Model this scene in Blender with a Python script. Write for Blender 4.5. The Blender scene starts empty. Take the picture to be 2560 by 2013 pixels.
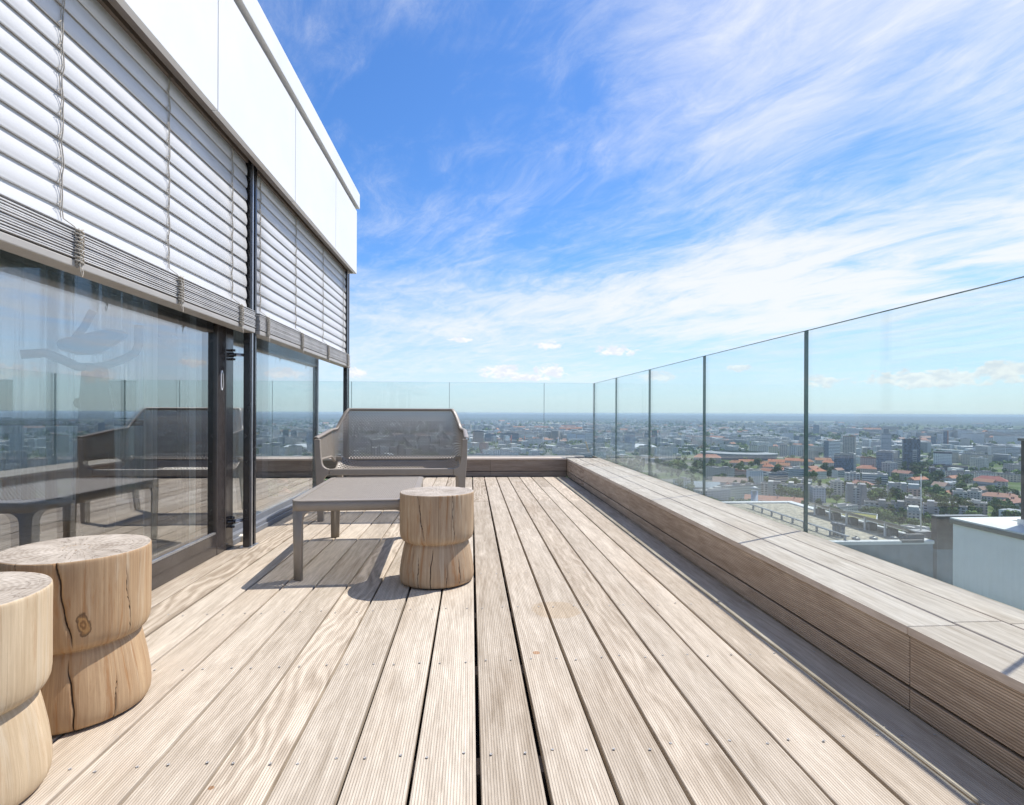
import bpy, bmesh, math, random
from mathutils import Vector, Matrix, noise as mnoise
random.seed(11)
R = math.radians
SC = bpy.context.scene
COL = SC.collection

# ------------------------------------------------------------------ camera
F, PHI, ROLL, EYE, SHY = 1380.0, R(3.86), R(0.22), 0.8, 26.5
cam_d = bpy.data.cameras.new("camera")
cam = bpy.data.objects.new("camera", cam_d)
COL.objects.link(cam)
cam_d.sensor_fit = 'HORIZONTAL'
cam_d.sensor_width = 36
cam_d.lens = 36 * F / 2560
cam_d.shift_y = SHY / 2560
cam_d.clip_start = 0.05
cam_d.clip_end = 60000
cam.location = (0, 0, EYE)
cam.rotation_euler = (Matrix.Rotation(-PHI, 3, 'Z') @ Matrix.Rotation(R(90), 3, 'X') @ Matrix.Rotation(ROLL, 3, 'Z')).to_euler()
SC.camera = cam

def ray(u, v):
    x = (u - 1280) / F; y = (-(v - 1006.5) + SHY) / F
    c, s = math.cos(ROLL), math.sin(ROLL)
    x, y = c * x - s * y, s * x + c * y
    c, s = math.cos(PHI), math.sin(PHI)
    return Vector((x * c + s, -x * s + c, y))

def at_z(u, v, z):
    r = ray(u, v); t = (z - EYE) / r.z
    return Vector((r.x * t, r.y * t, z))

def at_y(u, v, y):
    r = ray(u, v); t = y / r.y
    return Vector((r.x * t, y, EYE + r.z * t))

def to_px(p):
    x, y, z = p[0], p[1], p[2] - EYE
    c, s = math.cos(PHI), math.sin(PHI)
    xc = x * c - y * s; f = x * s + y * c
    if f < 1: return None
    a, b = xc / f, z / f
    c, s = math.cos(ROLL), math.sin(ROLL)
    a, b = c * a + s * b, -s * a + c * b
    return a * F + 1280, 1006.5 - (b * F - SHY), f

# ------------------------------------------------------------------ render settings
SC.render.engine = 'CYCLES'
SC.view_settings.view_transform = 'Standard'
SC.view_settings.look = 'None'
SC.view_settings.gamma = 1
SC.view_settings.exposure = 0.86
SC.cycles.max_bounces = 10
SC.cycles.transparent_max_bounces = 32
SC.cycles.glossy_bounces = 5
SC.cycles.volume_bounces = 0
SC.cycles.sample_clamp_indirect = 6
SC.cycles.use_denoising = True

# ------------------------------------------------------------------ node helper
class NT:
    def __init__(s, tree):
        s.t = tree; s.n = tree.nodes; s.l = tree.links
    def put(s, sock, val):
        if val is None: return
        if isinstance(val, bpy.types.NodeSocket): s.l.new(val, sock)
        else: sock.default_value = val
    def node(s, typ, ins=None, **kw):
        n = s.n.new(typ)
        for k, v in kw.items(): setattr(n, k, v)
        if ins:
            for k, v in ins.items(): s.put(n.inputs[k], v)
        return n
    def m(s, op, a, b=None, c=None, clamp=False):
        n = s.n.new('ShaderNodeMath'); n.operation = op; n.use_clamp = clamp
        s.put(n.inputs[0], a); s.put(n.inputs[1], b); s.put(n.inputs[2], c)
        return n.outputs[0]
    def v(s, op, a, b=None, out=0):
        n = s.n.new('ShaderNodeVectorMath'); n.operation = op
        s.put(n.inputs[0], a); s.put(n.inputs[1], b)
        return n.outputs[out]
    def mix(s, fac, a, b, blend='MIX'):
        n = s.n.new('ShaderNodeMix'); n.data_type = 'RGBA'; n.blend_type = blend
        s.put(n.inputs[0], fac)
        for i, q in ((6, a), (7, b)):
            if isinstance(q, tuple) and len(q) == 3: q = q + (1,)
            s.put(n.inputs[i], q)
        return n.outputs[2]
    def noise(s, vec, scale=5, detail=4, rough=0.55, dist=0, dim='3D', out=0):
        n = s.n.new('ShaderNodeTexNoise'); n.noise_dimensions = dim
        if vec is not None: s.l.new(vec, n.inputs['Vector'])
        n.inputs['Scale'].default_value = scale; n.inputs['Detail'].default_value = detail
        n.inputs['Roughness'].default_value = rough; n.inputs['Distortion'].default_value = dist
        return n.outputs[out]
    def ramp(s, fac, stops, interp='LINEAR'):
        n = s.n.new('ShaderNodeValToRGB'); e = n.color_ramp; e.interpolation = interp
        while len(e.elements) < len(stops): e.elements.new(0.5)
        for q, (p, c) in zip(e.elements, stops):
            q.position = p
            if isinstance(c, (int, float)): c = (c, c, c)
            q.color = tuple(c) + (1,)
        s.put(n.inputs[0], fac)
        return n.outputs[0]
    def smooth(s, x, a, b, lo=0.0, hi=1.0):
        n = s.n.new('ShaderNodeMapRange'); n.interpolation_type = 'SMOOTHSTEP'
        s.put(n.inputs[0], x); s.put(n.inputs[1], a); s.put(n.inputs[2], b)
        s.put(n.inputs[3], lo); s.put(n.inputs[4], hi)
        return n.outputs[0]
    def xyz(s, vec):
        n = s.n.new('ShaderNodeSeparateXYZ'); s.l.new(vec, n.inputs[0]); return n.outputs
    def comb(s, x, y, z):
        n = s.n.new('ShaderNodeCombineXYZ')
        for i, q in enumerate((x, y, z)): s.put(n.inputs[i], q)
        return n.outputs[0]
    def coord(s, which): return s.node('ShaderNodeTexCoord').outputs[which]

def new_mat(name):
    m = bpy.data.materials.new(name); m.use_nodes = True
    t = NT(m.node_tree)
    return m, t, t.n['Principled BSDF'], t.n['Material Output']

def plain(name, col, rough=0.5, metal=0.0, var=0.08, scale=8.0, bump=0.0, spec=0.5):
    m, t, b, o = new_mat(name)
    vec = t.coord('Object')
    n = t.noise(vec, scale, 5, 0.6)
    lo = tuple(c * (1 - var) for c in col); hi = tuple(min(1, c * (1 + var)) for c in col)
    t.l.new(t.ramp(n, [(0.3, lo), (0.7, hi)]), b.inputs['Base Color'])
    r = t.noise(vec, scale * 3, 3)
    t.l.new(t.smooth(r, 0.3, 0.7, max(0, rough - 0.06), rough + 0.06), b.inputs['Roughness'])
    b.inputs['Metallic'].default_value = metal
    b.inputs['Specular IOR Level'].default_value = spec
    if bump:
        bn = t.node('ShaderNodeBump', {'Strength': 0.6, 'Distance': bump, 'Height': t.noise(vec, scale * 6, 4)})
        t.l.new(bn.outputs[0], b.inputs['Normal'])
    return m

# ------------------------------------------------------------------ mesh helpers
def link(name, me, mats=(), parent=None, loc=None, rotz=0.0):
    o = bpy.data.objects.new(name, me)
    COL.objects.link(o)
    if me is not None:
        for m in (mats if isinstance(mats, (list, tuple)) else [mats]): me.materials.append(m)
    if parent is not None: o.parent = parent
    if loc is not None: o.location = loc
    if rotz: o.rotation_euler[2] = rotz
    return o

def tag(o, label=None, cat=None, group=None, kind=None):
    if label: o['label'] = label
    if cat: o['category'] = cat
    if group: o['group'] = group
    if kind: o['kind'] = kind
    return o

def empty(name, loc=(0, 0, 0), rotz=0.0):
    o = bpy.data.objects.new(name, None); COL.objects.link(o)
    o.location = loc; o.rotation_euler[2] = rotz
    o.empty_display_size = 0.1
    return o

class MB:
    """collects shapes for ONE mesh object"""
    def __init__(s): s.bm = bmesh.new(); s.mi = 0
    def face(s, pts, mi=None):
        vs = [s.bm.verts.new(p) for p in pts]
        f = s.bm.faces.new(vs); f.material_index = s.mi if mi is None else mi
        return f
    def box(s, x0, x1, y0, y1, z0, z1, mi=None, rot=0.0, c=None):
        P = [(x0, y0, z0), (x1, y0, z0), (x1, y1, z0), (x0, y1, z0), (x0, y0, z1), (x1, y0, z1), (x1, y1, z1), (x0, y1, z1)]
        if rot:
            cx, cy = c if c else ((x0 + x1) / 2, (y0 + y1) / 2); ca, sa = math.cos(rot), math.sin(rot)
            P = [(cx + (x - cx) * ca - (y - cy) * sa, cy + (x - cx) * sa + (y - cy) * ca, z) for x, y, z in P]
        vs = [s.bm.verts.new(p) for p in P]
        for q in ((0, 3, 2, 1), (4, 5, 6, 7), (0, 1, 5, 4), (1, 2, 6, 5), (2, 3, 7, 6), (3, 0, 4, 7)):
            f = s.bm.faces.new([vs[i] for i in q]); f.material_index = s.mi if mi is None else mi
    def tube(s, pts, r, n=8, mi=None, cap=True):
        pts = [Vector(p) for p in pts]; rings = []
        rr = r if isinstance(r, (list, tuple)) else [r] * len(pts)
        up = Vector((0, 0, 1))
        prev = None
        for i, p in enumerate(pts):
            d = (pts[min(i + 1, len(pts) - 1)] - pts[max(i - 1, 0)]).normalized()
            a = d.cross(up) if prev is None else prev - d * prev.dot(d)
            if a.length < 1e-4: a = d.cross(Vector((1, 0, 0)))
            a.normalize(); b = d.cross(a); prev = a
            rings.append([s.bm.verts.new(p + (a * math.cos(k * 2 * math.pi / n) + b * math.sin(k * 2 * math.pi / n)) * rr[i]) for k in range(n)])
        for A, B in zip(rings, rings[1:]):
            for k in range(n):
                f = s.bm.faces.new([A[k], A[(k + 1) % n], B[(k + 1) % n], B[k]]); f.smooth = True
                f.material_index = s.mi if mi is None else mi
        if cap:
            for q in (rings[0][::-1], rings[-1]):
                f = s.bm.faces.new(q); f.material_index = s.mi if mi is None else mi
    def prism(s, poly, axis, a0, a1, mi=None):
        """2-D outline swept along an axis ('x': poly=(y,z), 'y': poly=(x,z), 'z': poly=(x,y))"""
        def pt(q, a):
            return (a, q[0], q[1]) if axis == 'x' else ((q[0], a, q[1]) if axis == 'y' else (q[0], q[1], a))
        A = [s.bm.verts.new(pt(q, a0)) for q in poly]; B = [s.bm.verts.new(pt(q, a1)) for q in poly]
        n = len(poly); fs = []
        fs.append(s.bm.faces.new(A)); fs.append(s.bm.faces.new(B[::-1]))
        for k in range(n): fs.append(s.bm.faces.new([A[k], B[k], B[(k + 1) % n], A[(k + 1) % n]]))
        for f in fs: f.material_index = s.mi if mi is None else mi
    def disc(s, c, r, n=10, mi=None):
        s.face([(c[0] + r * math.cos(2 * math.pi * k / n), c[1] + r * math.sin(2 * math.pi * k / n), c[2]) for k in range(n)], mi)
    def build(s, name, mats, parent=None, loc=None, rotz=0.0, bevel=0.0, smooth=False, seg=2, fixn=True):
        if fixn: bmesh.ops.recalc_face_normals(s.bm, faces=s.bm.faces)
        me = bpy.data.meshes.new(name); s.bm.to_mesh(me); s.bm.free()
        if smooth:
            for p in me.polygons: p.use_smooth = True
        o = link(name, me, mats, parent, loc, rotz)
        if bevel:
            md = o.modifiers.new("bevel", 'BEVEL'); md.width = bevel; md.segments = seg; md.limit_method = 'ANGLE'; md.angle_limit = R(40)
        return o

# ------------------------------------------------------------------ materials: wood
def wood_mat(name, lo, hi, groove=0.0066, axis=0, margin=True, tint=(1, 1, 1), groove_dark=0.55, contrast=1.0):
    """weathered ribbed boards: grain runs along Y of the object, ribs repeat across `axis`"""
    m, t, b, o = new_mat(name)
    vec = t.coord('Object'); x, y, z = t.xyz(vec)
    isl = t.node('ShaderNodeNewGeometry').outputs['Random Per Island']
    r2 = t.m('FRACT', t.m('MULTIPLY', isl, 37.7)); r3 = t.m('FRACT', t.m('MULTIPLY', isl, 91.3))
    ac = (x, y, z)[axis]
    off = t.comb(t.m('MULTIPLY', isl, 31.0), t.m('MULTIPLY', r2, 57.0), t.m('MULTIPLY', r3, 11.0))
    base = t.v('ADD', vec, off)
    warp = t.noise(t.v('MULTIPLY', base, (3.0, 0.9, 3.0)), 1.6, 3, 0.5, 0.3)
    # long soft grain
    g1 = t.noise(t.v('MULTIPLY', t.v('ADD', base, t.comb(t.m('MULTIPLY', warp, 0.10), 0, t.m('MULTIPLY', warp, 0.10))), (70, 2.4, 70)), 1, 6, 0.65)
    g2 = t.noise(t.v('MULTIPLY', base, (9, 0.8, 9)), 1, 5, 0.6, 0.4)
    g3 = t.noise(t.v('MULTIPLY', base, (260, 14, 260)), 1, 3, 0.7)
    # cathedral figure on some boards
    ph = t.m('ADD', t.m('ADD', t.m('MULTIPLY', warp, 46.0), t.m('MULTIPLY', g2, 16.0)), t.m('MULTIPLY', ac, 150.0))
    fig = t.m('MULTIPLY_ADD', t.m('SINE', ph), 0.5, 0.5)
    figw = t.m('MULTIPLY', t.smooth(r2, 0.66, 0.95), 0.42)
    tone = t.m('ADD', t.m('MULTIPLY', g1, 0.52), t.m('MULTIPLY', g2, 0.32))
    tone = t.m('ADD', tone, t.m('MULTIPLY', g3, 0.16))
    tone = t.m('ADD', tone, t.m('MULTIPLY', t.m('SUBTRACT', fig, 0.5), t.m('MULTIPLY', figw, 0.5)))
    tone = t.m('ADD', tone, t.m('MULTIPLY', t.m('SUBTRACT', r3, 0.5), 0.17))
    g5 = t.noise(t.v('MULTIPLY', base, (24, 4.5, 24)), 1, 5, 0.68, 0.8)
    tone = t.m('ADD', tone, t.m('MULTIPLY', t.m('SUBTRACT', g5, 0.5), 0.42))
    g6 = t.noise(t.v('MULTIPLY', base, (120, 5.0, 120)), 1, 4, 0.7)
    tone = t.m('ADD', tone, t.m('MULTIPLY', t.m('SUBTRACT', g6, 0.5), 0.34))
    mid = tuple((a + c) / 2 for a, c in zip(lo, hi))
    col = t.ramp(tone, [(0.5 - 0.22 / contrast, lo), (0.5, mid), (0.5 + 0.2 / contrast, hi)])
    # per-board hue
    col = t.mix(t.m('MULTIPLY', r2, 0.30), col, t.mix(1.0, col, (1.04, 0.95, 0.86), 'MULTIPLY'))
    # weather patches (silvering / brown stains)
    pt = t.noise(t.v('MULTIPLY', base, (2.4, 0.7, 2.4)), 1.3, 4, 0.6)
    col = t.mix(t.smooth(pt, 0.5, 0.75, 0, 0.35), col, t.mix(1.0, col, (1.15, 1.15, 1.15), 'MULTIPLY'))
    col = t.mix(t.smooth(pt, 0.48, 0.28, 0, 0.45), col, t.mix(1.0, col, (0.86, 0.80, 0.74), 'MULTIPLY'))
    # ribs
    w = t.m('MULTIPLY_ADD', t.m('SINE', t.m('MULTIPLY', ac, 2 * math.pi / groove)), 0.5, 0.5)
    rw = t.smooth(w, 0.06, 0.55)
    ribmask = t.smooth(t.noise(t.v('MULTIPLY', base, (1.5, 0.35, 1.5)), 1, 2), 0.3, 0.55, 0.55, 1.0)
    dirt = t.m('MULTIPLY', t.m('SUBTRACT', 1.0, rw), t.m('MULTIPLY', ribmask, 1 - groove_dark))
    col = t.mix(dirt, col, (0.10, 0.075, 0.055))
    col = t.mix(1.0, col, tint, 'MULTIPLY')
    t.l.new(col, b.inputs['Base Color'])
    b.inputs['Roughness'].default_value = 0.78
    b.inputs['Specular IOR Level'].default_value = 0.25
    h = t.m('ADD', t.m('MULTIPLY', rw, 0.0014), t.m('MULTIPLY', g1, 0.0012))
    bp = t.node('ShaderNodeBump', {'Strength': 0.8, 'Distance': 1.0, 'Height': h})
    t.l.new(bp.outputs[0], b.inputs['Normal'])
    return m, t, col, vec

M_screw = plain('screw_head', (.46, .455, .45), .5, 0.0, var=.2)
M_deck, tt, deck_col, deck_vec = wood_mat("weathered_deck", (0.30, 0.243, 0.180), (0.670, 0.588, 0.482), contrast=0.95, groove_dark=0.76)
# a round brownish stain where something stood on the boards, and small rust marks
def add_stain(t, m, col, vec, spots):
    b = t.n['Principled BSDF']
    for (x, y, r, amt, c) in spots:
        d = t.v('LENGTH', t.v('MULTIPLY', t.v('SUBTRACT', vec, (x, y, 0)), (1, 1, 0)), out=1)
        d = t.m('ADD', d, t.m('MULTIPLY', t.noise(vec, 14, 3), r * 0.42))
        col = t.mix(t.smooth(d, r * 1.15, r * 1.02, 0, amt), col, t.mix(1.0, col, c, 'MULTIPLY'))
    t.l.new(col, b.inputs['Base Color'])
add_stain(tt, M_deck, deck_col, deck_vec, [(0.345, 2.23, 0.112, 0.6, (0.90, 0.81, 0.68)), (-0.55, 1.22, 0.007, 0.8, (0.6, 0.36, 0.2)), (0.22, 1.83, 0.014, 0.8, (0.72, 0.45, 0.28))])
M_clad, _, _, _ = wood_mat("ribbed_cladding", (0.27, 0.195, 0.14), (0.60, 0.48, 0.375), groove=0.0072, axis=2, groove_dark=0.45, contrast=1.1)
M_bench_top, _, _, _ = wood_mat("silvered_bench_boards", (0.385, 0.31, 0.245), (0.74, 0.645, 0.56), groove=0.006, axis=0, groove_dark=0.9)
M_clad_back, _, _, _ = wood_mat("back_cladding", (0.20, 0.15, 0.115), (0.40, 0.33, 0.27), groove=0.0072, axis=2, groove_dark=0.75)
M_under = plain("deck_subfloor", (0.035, 0.03, 0.026), 0.9, var=0.4)
M_joist = plain("joist_timber", (0.16, 0.13, 0.10), 0.9, var=0.3)
M_steel = plain("brushed_steel", (0.55, 0.55, 0.56), 0.35, 1.0, var=0.1)
M_hole = plain("dark_recess", (0.01, 0.01, 0.01), 0.9)

def round_mat(name, seed, cracks, base_lo, base_hi, knot=None, rust=0.5):
    """turned log: U = angle, V = height on the side; the sawn top uses object XY"""
    m, t, b, o = new_mat(name)
    vec = t.coord('Object'); x, y, z = t.xyz(vec)
    ang = t.m('ARCTAN2', y, x)
    cx, sx = t.m('COSINE', ang), t.m('SINE', ang)
    sv = t.comb(t.m('MULTIPLY_ADD', cx, 1.0, seed * 3.1), t.m('MULTIPLY', sx, 1.0), t.m('MULTIPLY', z, 0.35))
    n1 = t.noise(t.v('MULTIPLY', sv, (16, 16, 5.0)), 1, 6, 0.65, 0.5)
    n2 = t.noise(t.v('MULTIPLY', sv, (2.6, 2.6, 7)), 1, 5, 0.6, 0.6)
    n3 = t.noise(t.v('MULTIPLY', sv, (60, 60, 9)), 1, 4, 0.7)
    n8 = t.noise(t.v('MULTIPLY', sv, (7, 7, 16)), 1, 7, 0.72, 1.0)
    tone = t.m('ADD', t.m('MULTIPLY', n1, 0.34), t.m('ADD', t.m('MULTIPLY', n2, 0.30), t.m('ADD', t.m('MULTIPLY', n3, 0.12), t.m('MULTIPLY', n8, 0.24))))
    mid = tuple((p + q) / 2 for p, q in zip(base_lo, base_hi))
    side = t.ramp(tone, [(0.32, base_lo), (0.5, mid), (0.66, base_hi)])
    n4 = t.noise(t.v('MULTIPLY', sv, (4.5, 4.5, 6)), 1.2, 6, 0.7, 1.2)
    side = t.mix(t.smooth(n4, 0.53, 0.64, 0, rust), side, (0.33, 0.155, 0.055))
    n5 = t.noise(t.v('ADD', t.v('MULTIPLY', sv, (3.2, 3.2, 5)), (7.7, 1.1, 3.3)), 1.2, 6, 0.65, 0.8)
    side = t.mix(t.smooth(n5, 0.55, 0.68, 0, 0.55), side, (0.55, 0.46, 0.34))
    n7 = t.noise(t.v('MULTIPLY', sv, (30, 30, 2.2)), 1, 3, 0.6)
    side = t.mix(t.smooth(n7, 0.63, 0.70, 0, 0.6), side, (0.17, 0.10, 0.05))
    crack = None
    for (a, z0, z1, w, lean) in cracks:
        wob = t.m('ADD', t.m('MULTIPLY', t.m('SINE', t.m('MULTIPLY_ADD', z, 38.0, a * 7)), .012), t.m('MULTIPLY', t.m('SINE', t.m('MULTIPLY_ADD', z, 97.0, a * 3)), .006))
        da = t.m('SUBTRACT', t.m('ADD', ang, t.m('MULTIPLY_ADD', z, lean, -0.2 * lean)), t.m('ADD', wob, a))
        da = t.m('ABSOLUTE', t.m('WRAP', da, -math.pi, math.pi))
        zz = t.m('MULTIPLY', t.smooth(z, z0, z0 + 0.05), t.smooth(z, z1, z1 - 0.05))
        ww = t.m('MULTIPLY', t.m('MULTIPLY_ADD', zz, w * .42, 0.0006), t.m('MULTIPLY_ADD', t.noise(t.comb(seed, a, t.m('MULTIPLY', z, 9)), 1, 3), 2.2, -.1))
        k = t.m('MULTIPLY', t.smooth(da, ww, t.m('MULTIPLY', ww, 0.4)), t.smooth(zz, 0.02, 0.2))
        crack = k if crack is None else t.m('MAXIMUM', crack, k)
    if knot:
        ka, kz, kr = knot
        d = t.m('MULTIPLY', t.m('WRAP', t.m('SUBTRACT', ang, ka), -math.pi, math.pi), 0.175)
        d = t.m('SQRT', t.m('ADD', t.m('POWER', d, 2), t.m('POWER', t.m('MULTIPLY', t.m('SUBTRACT', z, kz), 0.5), 2)))
        d = t.m('ADD', d, t.m('MULTIPLY', t.m('SUBTRACT', t.noise(t.v('MULTIPLY', vec, (40, 40, 30)), 1, 3), 0.5), kr * 1.6))
        ring = t.m('MULTIPLY_ADD', t.m('SINE', t.m('MULTIPLY', d, 900.0)), 0.5, 0.5)
        inside = t.smooth(d, kr, kr * 0.8)
        side = t.mix(inside, side, t.mix(ring, (0.20, 0.10, 0.04), (0.38, 0.22, 0.09)))
        side = t.mix(t.smooth(t.m('ABSOLUTE', t.m('SUBTRACT', d, kr)), kr * 0.22, 0, 0, 0.8), side, (0.07, 0.035, 0.015))
    # end grain
    rad = t.m('SQRT', t.m('ADD', t.m('POWER', x, 2), t.m('POWER', y, 2)))
    wr = t.m('MULTIPLY', t.noise(vec, 9, 3), 0.03)
    rings = t.m('MULTIPLY_ADD', t.m('SINE', t.m('MULTIPLY', t.m('ADD', rad, wr), 520.0)), 0.5, 0.5)
    tn = t.m('ADD', t.m('MULTIPLY', t.noise(vec, 11, 6, 0.65), 0.8), t.m('MULTIPLY', rings, 0.12))
    top = t.ramp(tn, [(0.3, (0.30, 0.25, 0.20)), (0.52, (0.47, 0.41, 0.345)), (0.72, (0.60, 0.54, 0.47))])
    rn = t.noise(t.comb(t.m('MULTIPLY', cx, 5.5), t.m('MULTIPLY', sx, 5.5), t.m('MULTIPLY_ADD', rad, 7, seed)), 1, 3, 0.6, 0.25)
    rc = t.m('MULTIPLY', t.smooth(t.m('ABSOLUTE', t.m('SUBTRACT', rn, 0.5)), 0.014, 0.003), t.smooth(rad, 0.012, 0.05))
    vo = t.node('ShaderNodeTexVoronoi', {'Vector': t.v('ADD', vec, t.v('SCALE', t.noise(vec, 18, 3, out=1), None)), 'Scale': 26.0}, feature='DISTANCE_TO_EDGE')
    t.l.new(t.v('MULTIPLY', t.v('ADD', vec, t.v('MULTIPLY', t.noise(vec, 16, 3, out=1), (0.05, 0.05, 0.05))), (1, 1, 0)), vo.inputs['Vector'])
    net = t.m('MULTIPLY', t.smooth(vo.outputs['Distance'], 0.022, 0.006), t.smooth(t.noise(vec, 7, 3), 0.48, 0.6))
    topc = t.mix(t.m('MULTIPLY', t.m('MAXIMUM', rc, net), 0.75), top, (0.10, 0.07, 0.045))
    nz = t.xyz(t.node('ShaderNodeNewGeometry').outputs['Normal'])[2]
    istop = t.m('MULTIPLY', t.smooth(nz, 0.75, 0.92), t.smooth(z, 0.30, 0.36))
    side = t.mix(t.m('MULTIPLY', crack, 0.92), side, (0.035, 0.02, 0.012))
    col = t.mix(istop, side, topc)
    t.l.new(col, b.inputs['Base Color'])
    b.inputs['Roughness'].default_value = 0.62
    b.inputs['Specular IOR Level'].default_value = 0.3
    hh = t.m('ADD', t.m('MULTIPLY', n3, 0.0012), t.m('MULTIPLY', t.m('MULTIPLY', crack, t.m('SUBTRACT', 1.0, istop)), -0.006))
    bp = t.node('ShaderNodeBump', {'Strength': 0.7, 'Distance': 1.0, 'Height': hh})
    t.l.new(bp.outputs[0], b.inputs['Normal'])
    m['cracks'] = [q for k in cracks for q in k]
    return m

# ------------------------------------------------------------------ materials: glass, metal
def glass_mat(name, tint, strength=1.0, dust=None, f0=0.04, rough=0.0):
    m, t, b, o = new_mat(name)
    t.n.remove(b)
    fac = t.node('ShaderNodeLayerWeight', {'Blend': 0.5}).outputs['Facing']
    sch = t.m('MULTIPLY_ADD', t.m('POWER', fac, 5.0), 1 - f0, f0)
    refl = t.m('SUBTRACT', 1.0, t.m('POWER', t.m('SUBTRACT', 1.0, sch), strength))
    tr = t.node('ShaderNodeBsdfTransparent', {'Color': tuple(tint) + (1,)})
    gl = t.node('ShaderNodeBsdfGlossy', {'Color': (1, 1, 1, 1), 'Roughness': rough})
    mx = t.node('ShaderNodeMixShader', {0: refl, 1: tr.outputs[0], 2: gl.outputs[0]})
    out = mx.outputs[0]
    if dust:
        vec = t.coord('Object'); x, y, z = t.xyz(vec)
        st = t.noise(t.v('MULTIPLY', vec, (50, 50, 3)), 1, 4, 0.6)
        low = t.m('MULTIPLY', t.smooth(z, dust[1], dust[0]), t.smooth(st, 0.2, 0.8, 0.6, 1.1))
        film = t.m('MULTIPLY_ADD', low, dust[2], dust[3])
        df = t.node('ShaderNodeBsdfDiffuse', {'Color': (0.62, 0.66, 0.66, 1)})
        mx2 = t.node('ShaderNodeMixShader', {0: film, 1: out, 2: df.outputs[0]})
        out = mx2.outputs[0]
    t.l.new(out, o.inputs['Surface'])
    return m

M_rail_glass = glass_mat("railing_glass", (0.928, 0.970, 0.957), 0.8, dust=(0.22, 0.50, 0.20, 0.006))
M_rail_edge = plain("glass_edge", (0.09, 0.15, 0.135), 0.15, var=0.2)
M_seal = plain("joint_seal", (0.05, 0.065, 0.08), 0.35, var=0.2)
M_window = glass_mat("window_glass", (0.90, 0.925, 0.925), 2.3, f0=0.11)
M_black = plain("black_anodised", (0.022, 0.022, 0.024), 0.22, 0.0, var=0.2, spec=0.7)
M_bronze = plain("bronze_frame", (0.055, 0.047, 0.045), 0.16, 0.0, var=0.2, spec=0.9)
M_alu = plain("aluminium", (0.52, 0.53, 0.55), 0.35, 0.85, var=0.12, scale=20)
M_white = plain("white_panel", (0.82, 0.82, 0.81), 0.5, var=0.035, scale=1.5)
M_soffit = plain("soffit_brown", (0.17, 0.14, 0.118), 0.5, var=0.12)
M_slat = plain("white_slat", (0.63, 0.625, 0.62), 0.38, var=0.008, scale=4)
M_slat2 = plain("stacked_slat", (0.60, 0.59, 0.58), 0.4, var=0.12, scale=9)
M_rail_b = plain("blind_bottom_rail", (0.40, 0.375, 0.34), 0.4, 0.0, var=0.06)
M_cord = plain("cord", (0.44, 0.40, 0.34), 0.9, var=0.25, scale=200)
M_taupe = plain("taupe_resin", (0.302, 0.260, 0.214), 0.42, var=0.05, scale=14, bump=0.0006)
M_rubber = plain("dark_rubber", (0.03, 0.03, 0.03), 0.8)

# ------------------------------------------------------------------ world
SUN_AZ, SUN_EL = R(61), R(60)
world = bpy.data.worlds.new("World"); SC.world = world; world.use_nodes = True
W = NT(world.node_tree)
bg = W.n['Background']
d0 = W.coord('Generated')
dx, dy, dz = W.xyz(d0)
dzc = W.m('MAXIMUM', dz, 0.012)
sky = W.n.new('ShaderNodeTexSky'); sky.sky_type = 'NISHITA'
sky.sun_disc = False; sky.sun_elevation = SUN_EL; sky.sun_rotation = SUN_AZ
sky.air_density = 1.0; sky.dust_density = 0.6; sky.ozone_density = 2.2; sky.altitude = 250
W.l.new(W.comb(dx, dy, dzc), sky.inputs[0])
hs = W.node('ShaderNodeHueSaturation', {'Saturation': 1.18, 'Value': 1.0, 'Color': sky.outputs[0]})
skyc = W.mix(1.0, hs.outputs[0], (0.77, 0.99, 1.24), 'MULTIPLY')
el = W.m('MULTIPLY', W.m('ARCSINE', dz), 57.2958)
az = W.m('MULTIPLY', W.m('ARCTAN2', dx, dy), 57.2958)
# cirrus sheet: a flat layer high above, streaked along one heading
inv = W.m('DIVIDE', 1.0, W.m('ADD', dzc, 0.05))
px_ = W.m('MULTIPLY', dx, inv); py_ = W.m('MULTIPLY', dy, inv)
ca, sa = math.cos(R(-24)), math.sin(R(-24))
la = W.m('ADD', W.m('MULTIPLY', px_, sa), W.m('MULTIPLY', py_, ca))
lb = W.m('SUBTRACT', W.m('MULTIPLY', px_, ca), W.m('MULTIPLY', py_, sa))
pv = W.comb(la, lb, 0)
wv = W.noise(pv, 0.7, 3, 0.5, out=1)
pv2 = W.v('ADD', pv, W.v('MULTIPLY', W.v('SUBTRACT', wv, (0.5, 0.5, 0.5)), (0.9, 0.55, 0)))
n1 = W.noise(W.v('MULTIPLY', pv2, (0.8, 1.5, 1)), 1.3, 9, 0.64, 0.7)
n2 = W.noise(W.v('MULTIPLY', pv2, (0.6, 1.0, 1)), 0.8, 4, 0.5)
n3 = W.noise(W.v('MULTIPLY', pv2, (1.7, 4.6, 1)), 1.9, 8, 0.70, 0.5)
def blob(a, e, wa, we):
    q = W.v('LENGTH', W.v('MULTIPLY', W.v('SUBTRACT', W.comb(az, el, 0), (a, e, 0)), (1 / wa, 1 / we, 0)), out=1)
    return W.smooth(q, 1.0, 0.0)
n4 = W.noise(W.v('ADD', W.v('MULTIPLY', pv2, (2.2, 3.4, 1)), (4.4, 1.7, 0)), 1.0, 8, 0.62, 0.6)
cov = W.m('ADD', W.m('ADD', W.m('MULTIPLY', n1, 0.36), W.m('MULTIPLY', n4, 0.26)), W.m('ADD', W.m('MULTIPLY', n2, 0.34), W.m('MULTIPLY', n3, 0.30)))
cov = W.m('ADD', cov, W.m('MULTIPLY', W.m('MULTIPLY', blob(34, 12.5, 36, 9.5), W.smooth(n1, .3, .6, .55, 1.15)), 0.31))
cov = W.m('ADD', cov, W.m('MULTIPLY', blob(0, 9.5, 32, 8.5), 0.13))
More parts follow.
